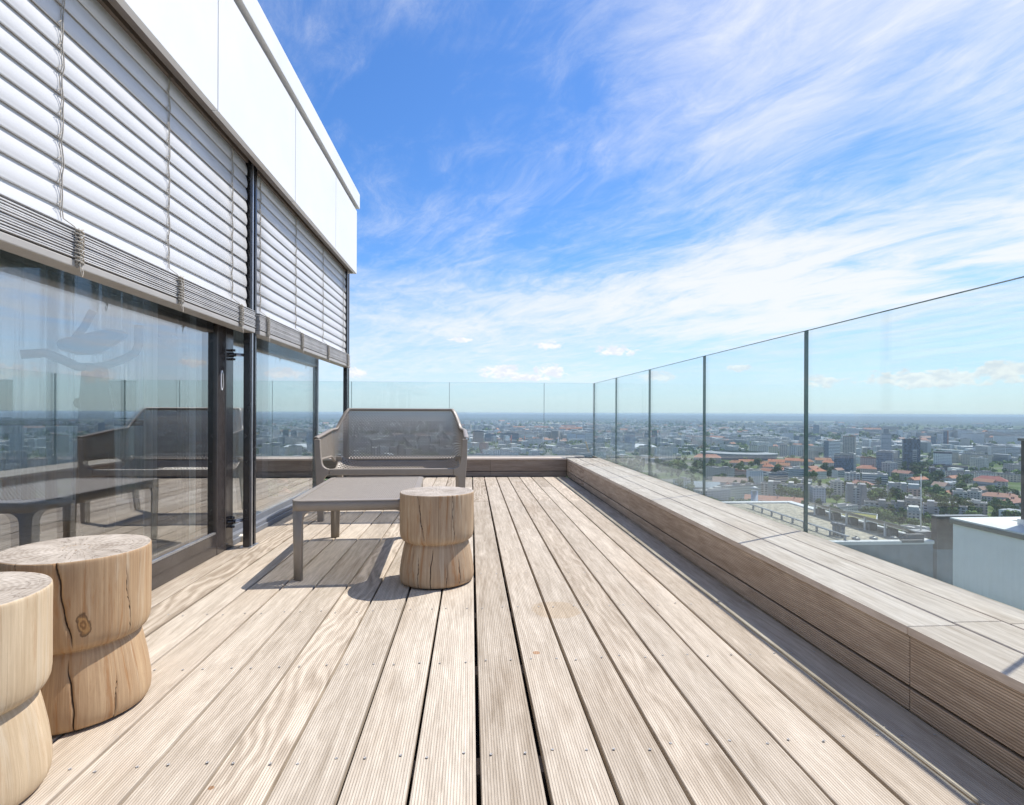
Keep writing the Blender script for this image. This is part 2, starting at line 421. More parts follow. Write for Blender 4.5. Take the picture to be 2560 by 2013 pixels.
cov = W.m('ADD', cov, W.m('MULTIPLY', blob(32, 33, 26, 15), 0.17))
cov = W.m('ADD', cov, W.m('MULTIPLY', blob(48, 24, 12, 14), 0.12))
cov = W.m('SUBTRACT', cov, W.m('MULTIPLY', blob(-2, 26, 28, 15), 0.09))
cov = W.m('ADD', cov, W.m('MULTIPLY', blob(72, 14, 30, 18), 0.42))
cir = W.smooth(cov, 0.515, 0.97)
cir = W.m('MULTIPLY', cir, W.smooth(el, -0.5, 5.0, 0.25, 1.0))
# low whitening of the air towards the horizon
veil = W.smooth(el, 16.0, 0.0, 0.0, 0.62)
skyc = W.mix(veil, skyc, (4.95, 5.6, 6.6))
skyc = W.mix(W.m('MULTIPLY', cir, 0.93), skyc, (6.25, 6.4, 6.8))
# fair-weather cumulus near the horizon
cu = None
fine = W.noise(W.comb(W.m('MULTIPLY', az, 0.9), W.m('MULTIPLY', el, 1.5), 0), 1.0, 7, 0.62, 0.2)
for (a, e, wa, we) in [(2.7, 4.3, 3.0, .95), (8.0, 4.3, 2.4, 1.0), (5.5, 3.7, 4.0, .5), (7.6, 7.0, 1.9, .5), (14.4, 6.3, 2.5, .65), (-1.3, 7.5, 1.5, .4),
                       (41.0, 3.0, 6.5, 1.0), (45.6, 3.4, 2.8, 1.2), (33, 3.0, 1.8, .7), (-12, 4.0, 1.6, .7), (18.5, 3.7, 2.6, .6), (26, 4.4, 1.8, .5),
                       (58, 3.4, 4, .9), (72, 3.0, 5, 1.1), (64, 6.5, 2.5, .6), (84, 4.0, 4, .8), (-30, 3.6, 4, 1.0), (100, 3.5, 6, 1.2)]:
    q = W.v('LENGTH', W.v('MULTIPLY', W.v('SUBTRACT', W.comb(az, el, 0), (a, e, 0)), (1 / wa, 1 / we, 0)), out=1)
    cu = q if cu is None else W.m('MINIMUM', cu, q)
cden = W.m('ADD', W.m('SUBTRACT', 1.0, cu), W.m('MULTIPLY', W.m('SUBTRACT', fine, 0.5), 2.3))
cum = W.smooth(cden, 0.12, 0.55)
cshade = W.smooth(W.noise(W.comb(W.m('MULTIPLY', az, 0.9), W.m('MULTIPLY_ADD', el, 1.5, 0.35), 0), 1.0, 6, 0.6, 0.2), 0.38, 0.62)
skyc = W.mix(W.m('MULTIPLY', cum, 0.92), skyc, W.mix(cshade, (6.8, 6.8, 6.9), (5.5, 5.8, 6.4)))
W.l.new(skyc, bg.inputs['Color'])
bg.inputs['Strength'].default_value = 0.085

sun_d = bpy.data.lights.new("sun", 'SUN'); sun_d.energy = 3.1; sun_d.angle = R(0.53); sun_d.color = (1.0, 0.955, 0.89)
sun = bpy.data.objects.new("sun", sun_d); COL.objects.link(sun)
sdir = Vector((math.sin(SUN_AZ) * math.cos(SUN_EL), math.cos(SUN_AZ) * math.cos(SUN_EL), math.sin(SUN_EL)))
sun.rotation_euler = sdir.to_track_quat('Z', 'Y').to_euler()
sun.location = sdir * 50

# ================================================================== THE TERRACE
# ---- deck boards
DROT = 0.0063
def deck():
    mb = MB()
    screws_y = [1.296 + 0.483 * k for k in range(-6, 12)]
    for k in range(-11, 9):
        x0 = 0.018 + 0.1463 * k
        g = 0.0045 if k not in (0, 1) else 0.0062
        x1 = x0 + 0.1463 - g
        x0 = x0 + g
        if k == 7: x1 -= 0.002
        if k == 8: x1 = 1.20
        cuts = [-3.0, (5.0 if k % 2 == 0 else 5.95) + (0.48 if k % 5 == 3 else 0), 6.93]
        for a, c in zip(cuts, cuts[1:]):
            dz = random.uniform(-0.0012, 0.0012)
            mb.box(x0, x1, a + 0.0015, c - 0.0015, -0.026, dz)
        if k < 8:
            for y in screws_y:
                for sx in (x0 + 0.026, x1 - 0.026):
                    c = (sx + random.uniform(-.003, .003), y + random.uniform(-.012, .012), 0.0022)
                    mb.disc(c, 0.0037, 10, 1); mb.disc((c[0], c[1], 0.0026), 0.0033, 10, 2); mb.disc((c[0] + .0006, c[1], 0.0030), 0.0014, 6, 1)
    o = mb.build("deck", [M_deck, M_joist, M_screw], rotz=DROT, fixn=False)
    md = o.modifiers.new("bevel", 'BEVEL'); md.width = 0.002; md.segments = 1; md.limit_method = 'ANGLE'; md.angle_limit = R(60)
    tag(o, kind='structure')
    s = MB()
    s.box(-1.75, 1.60, -3.2, 7.4, -0.20, -0.085, 0)
    for y in screws_y: s.box(-1.75, 1.2, y - 0.03, y + 0.03, -0.085, -0.0275, 1)
    o = s.build("deck_substructure", [M_under, M_joist]); tag(o, kind='structure')
deck()

# ---- low timber walls
PX, PY, PT = 1.166, 6.94, 0.231     # inner face, far face, top
def timber_wall_right():
    t = empty("timber_parapet", (PX, 2, 0))
    tag(t, "low ribbed timber wall with broad silvery top boards running along the right side", "parapet")
    def loc(mb, name, mat, **k):
        o = mb.build(name, mat, t, loc=(-PX, -2, 0), **k); return o
    ys = [-3.0, -1.1, 1.41, 4.12, 5.85, PY + 0.0]
    xs = [(1.163, 1.306), (1.311, 1.4535), (1.460, 1.592)]
    for i, (a, c) in enumerate(xs):
        mb = MB()
        yy = ys if i != 1 else [-3.0, -0.2, 1.43, 4.12, 5.85, PY + 0.0]
        for p, q in zip(yy, yy[1:]):
            mb.box(a, c, p + 0.001, q - 0.001, PT - 0.024, PT + random.uniform(-.0008, .0008))
        loc(mb, "top_board", M_bench_top, bevel=0.003)
    mb = MB()
    for p, q in zip(ys, ys[1:]): mb.box(PX + .004, PX + .026, p + 0.0012, q - 0.0012, 0.070, PT - 0.0265)
    loc(mb, "face_board", M_clad, bevel=0.0025)
    mb = MB()
    for p, q in zip(ys, ys[1:]): mb.box(PX + .004, PX + .026, p + 0.0012, q - 0.0012, 0.003, 0.063)
    loc(mb, "base_board", M_clad, bevel=0.0025)
    mb = MB(); mb.box(PX + .03, 1.59, -3.0, PY + 0.55, -0.02, PT - 0.03)
    loc(mb, "core", M_under)
    mb = MB(); mb.box(1.592, 1.606, -3.0, 7.40, 0.12, PT - 0.004)
    loc(mb, "edge_strip", plain("edge_strip_tan", (0.42, 0.34, 0.24), 0.7, var=0.25))
    mb = MB(); mb.box(1.606, 1.70, -3.0, 7.52, -0.05, 0.165)
    loc(mb, "clamp_channel", M_black)
timber_wall_right()

def timber_wall_far():
    t = empty("timber_parapet", (0, PY, 0))
    tag(t, "low timber wall with pale top closing the far end behind the taupe bench", "parapet")
    # boards are built along Y then turned a quarter so their grain follows the wall
    def part(mb, name, mat, **k):
        o = mb.build(name, mat, t, rotz=R(-90), **k); return o
    L0, L1 = -6.5, PX + 0.001
    # local: x' = -(world y - PY) ... rot -90: (x,y)->(y,-x): world x = y_local, world y = -x_local
    cuts = [L0, -4.0, -1.2, 0.2, L1]
    mb = MB()
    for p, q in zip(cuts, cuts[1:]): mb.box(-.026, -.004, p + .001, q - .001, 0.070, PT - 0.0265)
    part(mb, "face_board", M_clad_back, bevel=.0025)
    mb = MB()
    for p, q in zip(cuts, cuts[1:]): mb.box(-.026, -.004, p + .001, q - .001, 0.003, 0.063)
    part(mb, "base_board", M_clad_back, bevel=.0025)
    for (a, c, e) in ((-.146, .006, 1.166), (-.298, -.151, 1.311), (-.440, -.303, 1.46)):
        mb = MB()
        cc = [L0, -4.0, -1.0, e - .002]
        for p, q in zip(cc, cc[1:]): mb.box(a, c, p + .001, q - .001, PT - .024, PT + .0004)
        part(mb, "top_board", M_bench_top, bevel=.003)
    mb = MB(); mb.box(-.44, -.03, L0, 1.16, -.02, PT - .03); part(mb, "core", M_under)
    mb = MB(); mb.box(-.56, -.45, L0, 1.60, -.05, .165); part(mb, "clamp_channel", M_black)
timber_wall_far()

# ---- glass railings
GX, GY, GT, GB = 1.627, 7.44, 1.211, 0.15
def rail(name, label, joints, side):
    t = empty(name, (GX, 2, 0) if side else (0, GY, 0))
    tag(t, label, "railing")
    for a, c in zip(joints, joints[1:]):
        mb = MB(); h = 0.0095; g = .0025
        if side: mb.box(GX - h, GX + h, a + g, c - g, GB, GT)
        else: mb.box(a + g, c - g, GY - h, GY + h, GB, GT)
        # narrow faces get the green edge look
        for f in mb.bm.faces:
            n = f.calc_area()
            f.material_index = 0 if n > 0.5 else 1
        mb.build("glass_panel", [M_rail_glass, M_rail_edge], t, loc=(-t.location[0], -t.location[1], 0))
    for j in joints[1:-1]:
        mb = MB()
        if side: mb.box(GX - .009, GX + .009, j - .0022, j + .0022, GB, GT - .004)
        else: mb.box(j - .0022, j + .0022, GY - .009, GY + .009, GB, GT - .004)
        mb.build("joint_seal", M_seal if side else plain("clear_seal", (.36, .44, .44), .3), t, loc=(-t.location[0], -t.location[1], 0))
rail("glass_railing", "tall frameless clear glass railing along the right side with dark vertical joints", [-2.24, -1.02, 0.195, 1.395, 2.613, 3.82, 5.05, 6.27, GY + .011], True)
rail("glass_railing", "frameless clear glass railing across the far end of the terrace with pale joints", [-5.5, -4.2, -2.92, -1.63, -0.34, 0.937, GX - .013], False)

# ---- the penthouse
FY = 5.862
def penthouse():
    t = empty("penthouse", (-3, 2, 0))
    tag(t, "white fascia penthouse with black framed glazing on the left of the terrace", "building")
    def P(mb, name, mat, par=None, **k):
        o = mb.build(name, mat, par or t, loc=(3, -2, 0) if par is None else (0, 0, 0), **k); return o
    FX = -1.235
    jy = [-3.0, -1.77, -0.65, 0.475, 1.60, 2.738, 3.883, 4.988, FY]
    for a, c in zip(jy, jy[1:]):
        mb = MB(); mb.box(FX - .03, FX, a + .004, c - .004, 2.246, 2.90)
        P(mb, "fascia_panel", M_white, bevel=.0015)
    mb = MB(); mb.box(-5.0, FX - .032, FY - .032, FY - .002, 2.246, 2.90); P(mb, "fascia_panel", M_white, bevel=.0015)
    mb = MB(); mb.box(-8, FX - .035, -3, FY - .035, 2.43, 2.935); P(mb, "roof_slab", M_hole)
    mb = MB()
    mb.box(FX - .035, FX + .020, -3.05, FY + .045, 2.940, 3.092); mb.box(-8, FX - .035, FY - .01, FY + .045, 2.94, 3.092)
    P(mb, "coping", M_white, bevel=.003)
    mb = MB(); mb.box(-8, FX - .036, -3, FY - .012, 2.937, 3.05); P(mb, "roof", plain("roof_gravel", (.42, .40, .37), .9, scale=40, bump=.01))
    mb = MB()
    mb.box(FX - .060, FX - .030, -3, FY - .034, 2.2465, 2.30); mb.box(-1.50, FX - .060, -3, FY - .034, 2.300, 2.34)
    mb.box(-1.42, -1.405, -3, FY - .034, 2.20, 2.30)
    P(mb, "soffit", M_soffit)
    mb = MB(); mb.box(-1.60, -1.44, -3, 5.40, 2.08, 2.43); P(mb, "lintel", M_bronze)
    # interior shell
    mb = MB()
    mb.box(-8, -1.56, -3, 5.36, -0.06, 0.004); P(mb, "floor_slab", plain("parquet", (.16, .11, .075), .35, var=.25))
    mb = MB(); mb.box(-8, -1.6, -3, 5.30, 2.36, 2.43); P(mb, "ceiling", plain("ceiling_paint", (.72, .71, .69), .8))
    mb = MB(); mb.box(-8, -1.5, -3.15, -3.0, -.06, 2.9)
    mb.box(-8.1, -8, -3, -2.0, 0, 2.43); mb.box(-8.1, -8, 3.2, 5.36, 0, 2.43); mb.box(-8.1, -8, -2.0, 3.2, 2.25, 2.43); mb.box(-8.1, -8, -2, 3.2, 0, .25)
    mb.box(-2.78, -1.95, 5.22, 5.37, 0, 2.36); mb.box(-8, -5.2, 5.22, 5.37, 0, 2.36); mb.box(-8, -1.6, 5.22, 5.37, 2.12, 2.36)
    P(mb, "inner_wall", plain("room_paint", (.34, .33, .32), .85))
    # bay one: sliding door
    dr = empty("glass_door", (3, -2, 0)); dr.parent = t
    def D(mb, name, mat, **k):
        return mb.build(name, mat, dr, **k)
    mb = MB(); mb.box(-1.470, -1.434, -2.9, 3.285, 0.0, 0.120); D(mb, "bottom_rail", M_bronze, bevel=.003)
    mb = MB(); mb.box(-1.445, -1.4335, -2.9, 3.172, 0.1205, 0.130); D(mb, "glazing_bead", M_alu)
    mb = MB(); mb.box(-1.478, -1.4315, 3.184, 3.276, 0.0005, 2.16); D(mb, "stile", M_bronze, bevel=.003)
    mb = MB(); mb.box(-1.462, -1.444, -2.9, 3.184, 0.121, 2.10); D(mb, "pane", M_window)
    # recessed oval pull
    pts = []
    for k in range(24):
        a = 2 * math.pi * k / 24
        pts.append((3.232 + .013 * math.cos(a), 0.98 + .040 * math.sin(a) + (.017 if math.sin(a) > 0 else -.017)))
    mb = MB(); mb.prism(pts, 'x', -1.4315, -1.4275)
    mb.prism([(3.232 + (p[0] - 3.232) * .55, .98 + (p[1] - .98) * .8) for p in pts], 'x', -1.4275, -1.4265, 1)
    D(mb, "pull_handle", [plain("pull_white", (.75, .76, .8), .3), M_hole])
    # the pocket frame beside the door
    mb = MB(); mb.box(-1.60, -1.4325, 3.288, 3.387, 0.0, 2.16); P(mb, "door_jamb", M_bronze, bevel=.003)
    mb = MB(); mb.box(-1.60, -1.50, 2.90, 2.945, 0.0, 2.16); mb.box(-1.60, -1.50, 2.985, 3.02, 0, 2.16); P(mb, "inner_frame", M_black, bevel=.003)
    # bay two: fixed corner glazing
    mb = MB(); mb.box(-1.514, -1.496, 3.39, 5.385, 0.095, 2.10); P(mb, "window_pane", M_window)
    mb = MB(); mb.box(-8, -1.516, 5.376, 5.392, 0.02, 2.36); P(mb, "window_pane", M_window)
    mb = MB(); mb.box(-1.522, -1.494, 5.387, 5.402, 0.0, 2.20); P(mb, "corner_mullion", M_alu)
    mb = MB(); mb.box(-1.60, -1.490, 3.39, 5.40, 0.0, 0.094); mb.box(-1.490, -1.452, 3.39, 5.43, 0.0, 0.055); mb.box(-1.452, -1.438, 3.39, 5.44, 0.0, 0.032)
    P(mb, "sill_track", plain("sill_grey", (.17, .18, .20), .45, .0, var=.04), bevel=.002)
penthouse()

# ---- external venetian blinds
def blind(y0, y1, cords, label, knots):
    t = empty("window_blind", (-1.34, (y0 + y1) / 2, 0))
    tag(t, label, "blind", "white external blinds over the glazing")
    L = (1.34, -(y0 + y1) / 2, 0)
    XC, NS = -1.343, 12
    ztop = 2.262; pitch = (ztop - 1.392) / NS
    mb = MB()
    for i in range(NS):
        z = ztop - pitch * (i + 1)
        # curved slat, beaded edges: (outward x, height)
        prof = [(-.0035, .0800), (-.0048, .0750), (-.0040, .0680), (-.0012, .0580), (.0025, .0450), (.0052, .0320), (.0062, .0200), (.0056, .0100), (.0040, .0030), (.0046, -.0006), (.0030, -.0016), (.0012, .0010)]
        jig = random.uniform(-.0008, .0008)
        ny = 8
        rows = []
        for k in range(ny + 1):
            y = y0 + (y1 - y0) * k / ny
            w = 0.0
            rows.append([mb.bm.verts.new((XC + p[0] + jig + w, y, z + p[1] + w)) for p in prof])
        for A, B in zip(rows, rows[1:]):
            for q in range(len(prof) - 1):
                f = mb.bm.faces.new([A[q], A[q + 1], B[q + 1], B[q]]); f.smooth = True
    o = mb.build("slats", M_slat, t, loc=L)
    md = o.modifiers.new("s", 'SOLIDIFY'); md.thickness = .0012
    mb = MB(); NK = 11
    for i in range(NK):
        z = 1.300 + .0083 * i
        a = random.uniform(-.0025, .0025)
        mb.box(-1.372 + a, -1.298 + a, y0 - .01, y1 + .03, z, z + .0042)
    mb.build("slat_stack", M_slat2, t, loc=L, bevel=.0008, seg=1)
    mb = MB()
    mb.face([(-1.360, y0, 1.402), (-1.300, y0, 1.3965), (-1.300, y1 + .03, 1.3965), (-1.360, y1 + .03, 1.402)])
    mb.face([(-1.360, y0, 1.402), (-1.357, y0, 1.43), (-1.357, y1 + .03, 1.43), (-1.360, y1 + .03, 1.402)])
    o = mb.build("top_slat", M_slat, t, loc=L); md = o.modifiers.new("s", 'SOLIDIFY'); md.thickness = .002
    mb = MB(); mb.box(-1.374, -1.299, y0 - .01, y1 + .032, 1.268, 1.2945)
    mb.build("bottom_rail", M_rail_b, t, loc=L, bevel=.004)
    mb = MB(); mb.box(-1.395, -1.330, y0, y1, 2.262, 2.299)
    mb.build("head_rail", M_soffit, t, loc=L, bevel=.002)
    for cy in cords:
        mb = MB(); pts = []
        for i in range(0, 25):
            z = 2.262 - (2.262 - 1.425) * i / 24
            pts.append((XC + .0105 + .0025 * math.sin(i * 2.1), cy + .0035 * math.sin(i * 1.3 + cy), z))
        pts += [(-1.302, cy + .008, 1.402), (-1.291, cy + .012, 1.385)]
        mb.tube(pts, .0021, 5)
        mb.tube([(p[0] + .001, p[1] - .011 + .002 * math.sin(p[2] * 60), p[2]) for p in pts[:-2]], .0014, 5)
        for i in range(NS):
            z = ztop - pitch * (i + 1)
            mb.tube([(XC + .013, cy - .011, z + .012), (XC + .009, cy - .024, z - .003), (XC + .013, cy - .011, z - .01)], .0012, 4)
        mb.build("ladder_cord", M_cord, t, loc=L)
        if knots:
            mb = MB(); rnd = random.Random(int(cy * 100))
            base = cy + .015
            for q in range(5):
                pts = []
                for i in range(13):
                    z = 1.395 - .125 * i / 12
                    pts.append((-1.291 + .008 * math.sin(i * 1.9 + q * 1.3), base + .009 * math.sin(i * 2.4 + q * 2.2) + rnd.uniform(-.004, .004), z + rnd.uniform(-.004, .004)))
                mb.tube(pts, .0023, 5)
            for i in range(9):
                z = 1.388 - .0125 * i
                mb.tube([(-1.294, base - .016, z + .004), (-1.281, base - .004, z), (-1.281, base + .008, z - .004), (-1.294, base + .018 + rnd.uniform(-.004, .006), z - .007)], .0022, 5)
            mb.tube([(-1.288, base + .004, 1.28), (-1.284, base - .004, 1.255), (-1.282, base + .002, 1.238), (-1.284, base + .008, 1.256), (-1.288, base + .005, 1.28)], .0018, 5)
            mb.build("cord_knot", M_cord, t, loc=L)
blind(-1.2, 3.335, [-0.62, 0.0, 0.625, 1.25, 1.879, 2.503, 3.135], "large white slatted blind half lowered over the sliding glass door on the left", True)
blind(3.445, 5.835, [3.53, 4.216, 4.955, 5.70], "shorter white slatted blind half lowered over the corner window beyond the black post", True)

def guide_post(label, y, x0, twin):
    t = empty("guide_post", (x0, y, 0)); tag(t, label, "post")
    def Q(mb, n, mat, **k): return mb.build(n, mat, t, **k)
    mb = MB(); mb.box(-.020, .020, -.020, .020, 0.004, 2.30); Q(mb, "rail", M_black, bevel=.003)
    if twin:
        mb = MB(); mb.box(-.019, .019, .050, .088, 0.004, 2.30); Q(mb, "rail", M_black, bevel=.003)
        mb = MB(); mb.box(-.010, .010, .020, .050, .845, .885); Q(mb, "spacer", M_black)
        mb = MB(); mb.box(-.030, .030, -.03, .10, 0.0, .004); Q(mb, "foot_plate", M_alu)
    else:
        mb = MB(); mb.box(.001, .014, .0205, .050, 0.004, 2.30); mb.box(-.020, .020, .050, .075, .004, 2.30); Q(mb, "rail", M_black, bevel=.002)
        mb = MB(); mb.box(.0205, .026, -.006, .006, .004, 2.29); Q(mb, "groove_trim", M_alu)
        mb = MB(); mb.box(-.035, .035, -.03, .085, 0.0, .004); Q(mb, "foot_plate", M_alu)
        for z in (1.135, 0.155):
            br = empty("bracket", (0, 0, 0)); br.parent = t
            mb = MB(); mb.tube([(-.02, -.005, z), (-.085, -.04, z)], .006, 8); mb.tube([(-.02, .012, z + .008), (-.08, -.02, z + .008)], .005, 8)
            mb.build("bracket_rod", M_alu, br)
            mb = MB()
            mb.tube([(-.060, -.026, z), (-.118, -.058, z)], .0095, 10)
            for dz in (-.026, .026): mb.tube([(-.070, -.040, z + dz - .006), (-.070, -.040, z + dz + .006)], .012, 10); mb.tube([(-.088, -.030, z + dz - .006), (-.088, -.030, z + dz + .006)], .012, 10)
            mb.box(-.090, -.068, -.042, -.028, z - .014, z + .014)
            mb.build("bracket_clamp", M_black, br)
guide_post("black guide post with two bracket arms standing between the two blinds", 3.375, -1.343, False)
guide_post("slim twin black guide post at the far corner of the penthouse", 5.845, -1.342, True)

mb = MB(); mb.prism([(3.515, 0.0), (3.575, 0.0), (3.575, .030), (3.545, .040), (3.515, .034)], 'x', -1.50, -1.425)
o = mb.build("door_stop", plain("stop_cream", (.72, .68, .56), .6), bevel=.004); tag(o, "small cream block lying by the foot of the black guide post", "door stop")

# ---- things seen through the glass
def curtain(name, x, y0, y1, z0, z1, label, folds, amp, mat, axis='y'):
    mb = MB(); n = int(folds * 10)
    rnd = random.Random(int((y0 + 20) * 10)); ph = rnd.uniform(0, 6)
    lo, hi = [], []
    for i in range(n + 1):
        s = i / n; y = y0 + (y1 - y0) * s
        a = amp * (math.sin(s * folds * 2 * math.pi + ph + .8 * math.sin(s * 9)) + .35 * math.sin(s * folds * 4.7 + 1))
        lo.append(mb.bm.verts.new((x + a * 1.15, y, z0))); hi.append(mb.bm.verts.new((x + a * .8, y, z1)))
    for i in range(n):
        f = mb.bm.faces.new([lo[i], lo[i + 1], hi[i + 1], hi[i]]); f.smooth = True
    o = mb.build(name, mat); md = o.modifiers.new("s", 'SOLIDIFY'); md.thickness = .0015
    return tag(o, label, "curtain")
def sheer(name, col, tr):
    m, t, b, o = new_mat(name); t.n.remove(b)
    vec = t.coord('Object'); n = t.noise(t.v('MULTIPLY', vec, (30, 30, 1.5)), 1, 4)
    c = t.ramp(n, [(.3, tuple(q * .85 for q in col)), (.7, col)])
    df = t.node('ShaderNodeBsdfDiffuse', {'Color': c}); tl = t.node('ShaderNodeBsdfTranslucent', {'Color': c}); tp = t.node('ShaderNodeBsdfTransparent')
    a = t.node('ShaderNodeMixShader', {0: .55, 1: df.outputs[0], 2: tl.outputs[0]}); st = t.smooth(t.noise(t.v('MULTIPLY', vec, (9, 9, .25)), 1, 3, .6), .40, .58, tr * .08, tr * 1.25)
    q = t.node('ShaderNodeMixShader', {0: st, 1: a.outputs[0], 2: tp.outputs[0]})
    t.l.new(q.outputs[0], o.inputs['Surface']); return m
M_sheer = sheer("sheer_fabric", (.92, .96, .97), .50)
curtain("curtain", -1.78, 3.50, 4.55, .03, 2.30, "sheer white curtain hanging behind the corner window pane", 9, .035, M_sheer)
cu_ = curtain("curtain", 0, 0, 2.15, .03, 2.30, "pale teal sheer curtain across the far window behind the exercise bike", 11, .045, M_sheer); cu_.location = (-2.75, 5.10, 0); cu_.rotation_euler[2] = R(90)
curtain("curtain", -1.72, 3.02, 3.12, .03, 2.30, "narrow strip of pale curtain inside the glass door near its dark stile", 2, .02, M_sheer)

M_gym = plain("gym_grey", (.045, .045, .05), .5)
def bike():
    t = empty("exercise_bike", (-2.230, 3.40, 0), R(33)); tag(t, "dark exercise bike with raised handlebars and console seen inside the glass door", "exercise bike")
    def Q(mb, n, **k): return mb.build(n, M_gym, t, **k)
    Z = 1.11
    mb = MB(); mb.box(-.28, .28, -.30, -.22, 0, .07); mb.box(-.28, .28, .62, .70, 0, .07); mb.box(-.05, .05, -.25, .66, .05, .13)
    mb.tube([(.01, .10, .1), (.01, .06, .8), (0, .03, Z - .03)], [.10, .085, .06], 12); mb.tube([(0, .40, .1), (0, .52, .82)], .045, 10); Q(mb, "frame", bevel=.005)
    mb = MB(); mb.tube([(-.07, .14, .34), (.07, .14, .34)], .26, 24); Q(mb, "flywheel_cover", bevel=.01)
    mb = MB(); mb.box(-.11, .11, .40, .68, .82, .89); Q(mb, "saddle", bevel=.03)
    mb = MB(); mb.prism([(x, Z + z) for x, z in ((-.17, .046), (-.074, .019), (.028, .032), (.148, .13), (.167, .153), (.13, .174), (.055, .176), (-.17, .093))], 'y', -.07, .07); Q(mb, "console", bevel=.02)
    mb = MB(); mb.tube([(0, .02, Z - .05), (-.074, .0, Z - .052), (-.15, -.03, Z - .015), (-.22, -.05, Z + .015), (-.32, -.06, Z - .002)], .026, 10); mb.tube([(-.13, .05, Z + .07), (-.09, .06, Z + .12), (-.05, .07, Z + .19), (-.01, .08, Z + .29)], .022, 10); Q(mb, "handlebar")
    mb = MB(); mb.tube([(0, .02, Z - .05), (.07, .0, Z - .03), (.148, -.02, Z + .01), (.195, -.03, Z + .045), (.213, -.03, Z + .09), (.213, -.03, Z + .213)], .024, 10); Q(mb, "handlebar")
bike()
def desk():
    t = empty("desk", (-3.25, 4.52, 0), R(90)); tag(t, "dark office desk standing behind the exercise bike indoors", "desk")
    mb = MB(); mb.box(-.45, .45, -1.0, 1.0, .70, .74); mb.build("desk_top", M_gym, t, bevel=.004)
    for x in (-.4, .4):
        for y in (-.95, .95):
            mb = MB(); mb.box(x - .03, x + .03, y - .03, y + .03, 0, .70); mb.build("leg", M_gym, t)
    for (y, l) in ((-3.75, "left hand dark monitor on the desk indoors, nearer the bike"), (-2.85, "right hand dark monitor on the desk indoors, nearer the door stile")):
        m = empty("monitor", (y, 4.5, .74), R(75)); tag(m, l, "monitor")
        q = MB(); q.box(-.10, .10, -.12, .12, 0, .012); q.box(-.02, .02, -.03, .03, .012, .16); q.build("stand", M_gym, m)
        q = MB(); q.box(-.02, .02, -.24, .24, .06, .30); q.build("screen", M_gym, m, bevel=.004)
desk()

# ================================================================== FURNITURE
def perforated(name, fn, nu, nv, hole, mat, parent, thick, skip=None, edge_u=0, edge_v=0):
    """a sheet of nu x nv cells mapped by fn(u,v); alternate cells carry a square hole"""
    bm = bmesh.new()
    g = [[bm.verts.new(fn(i / nu, j / nv)) for j in range(nv + 1)] for i in range(nu + 1)]
    for i in range(nu):
        for j in range(nv):
            q = [g[i][j], g[i + 1][j], g[i + 1][j + 1], g[i][j + 1]]
            solid = (i + j) % 2 or i < edge_u or i >= nu - edge_u or j < edge_v or j >= nv - edge_v
            if solid: bm.faces.new(q); continue
            c = (q[0].co + q[1].co + q[2].co + q[3].co) / 4
            w = [bm.verts.new(c + (p.co - c) * hole) for p in q]
            for k in range(4): bm.faces.new([q[k], q[(k + 1) % 4], w[(k + 1) % 4], w[k]])
    me = bpy.data.meshes.new(name); bm.to_mesh(me); bm.free()
    for p in me.polygons: p.use_smooth = True
    o = link(name, me, mat, parent)
    md = o.modifiers.new("solid", 'SOLIDIFY'); md.thickness = thick; md.offset = 0
    return o

def fillet_arc(cx, cz, r, a0, a1, n=8):
    return [(cx + r * math.cos(R(a0 + (a1 - a0) * k / n)), cz + r * math.sin(R(a0 + (a1 - a0) * k / n))) for k in range(n + 1)]

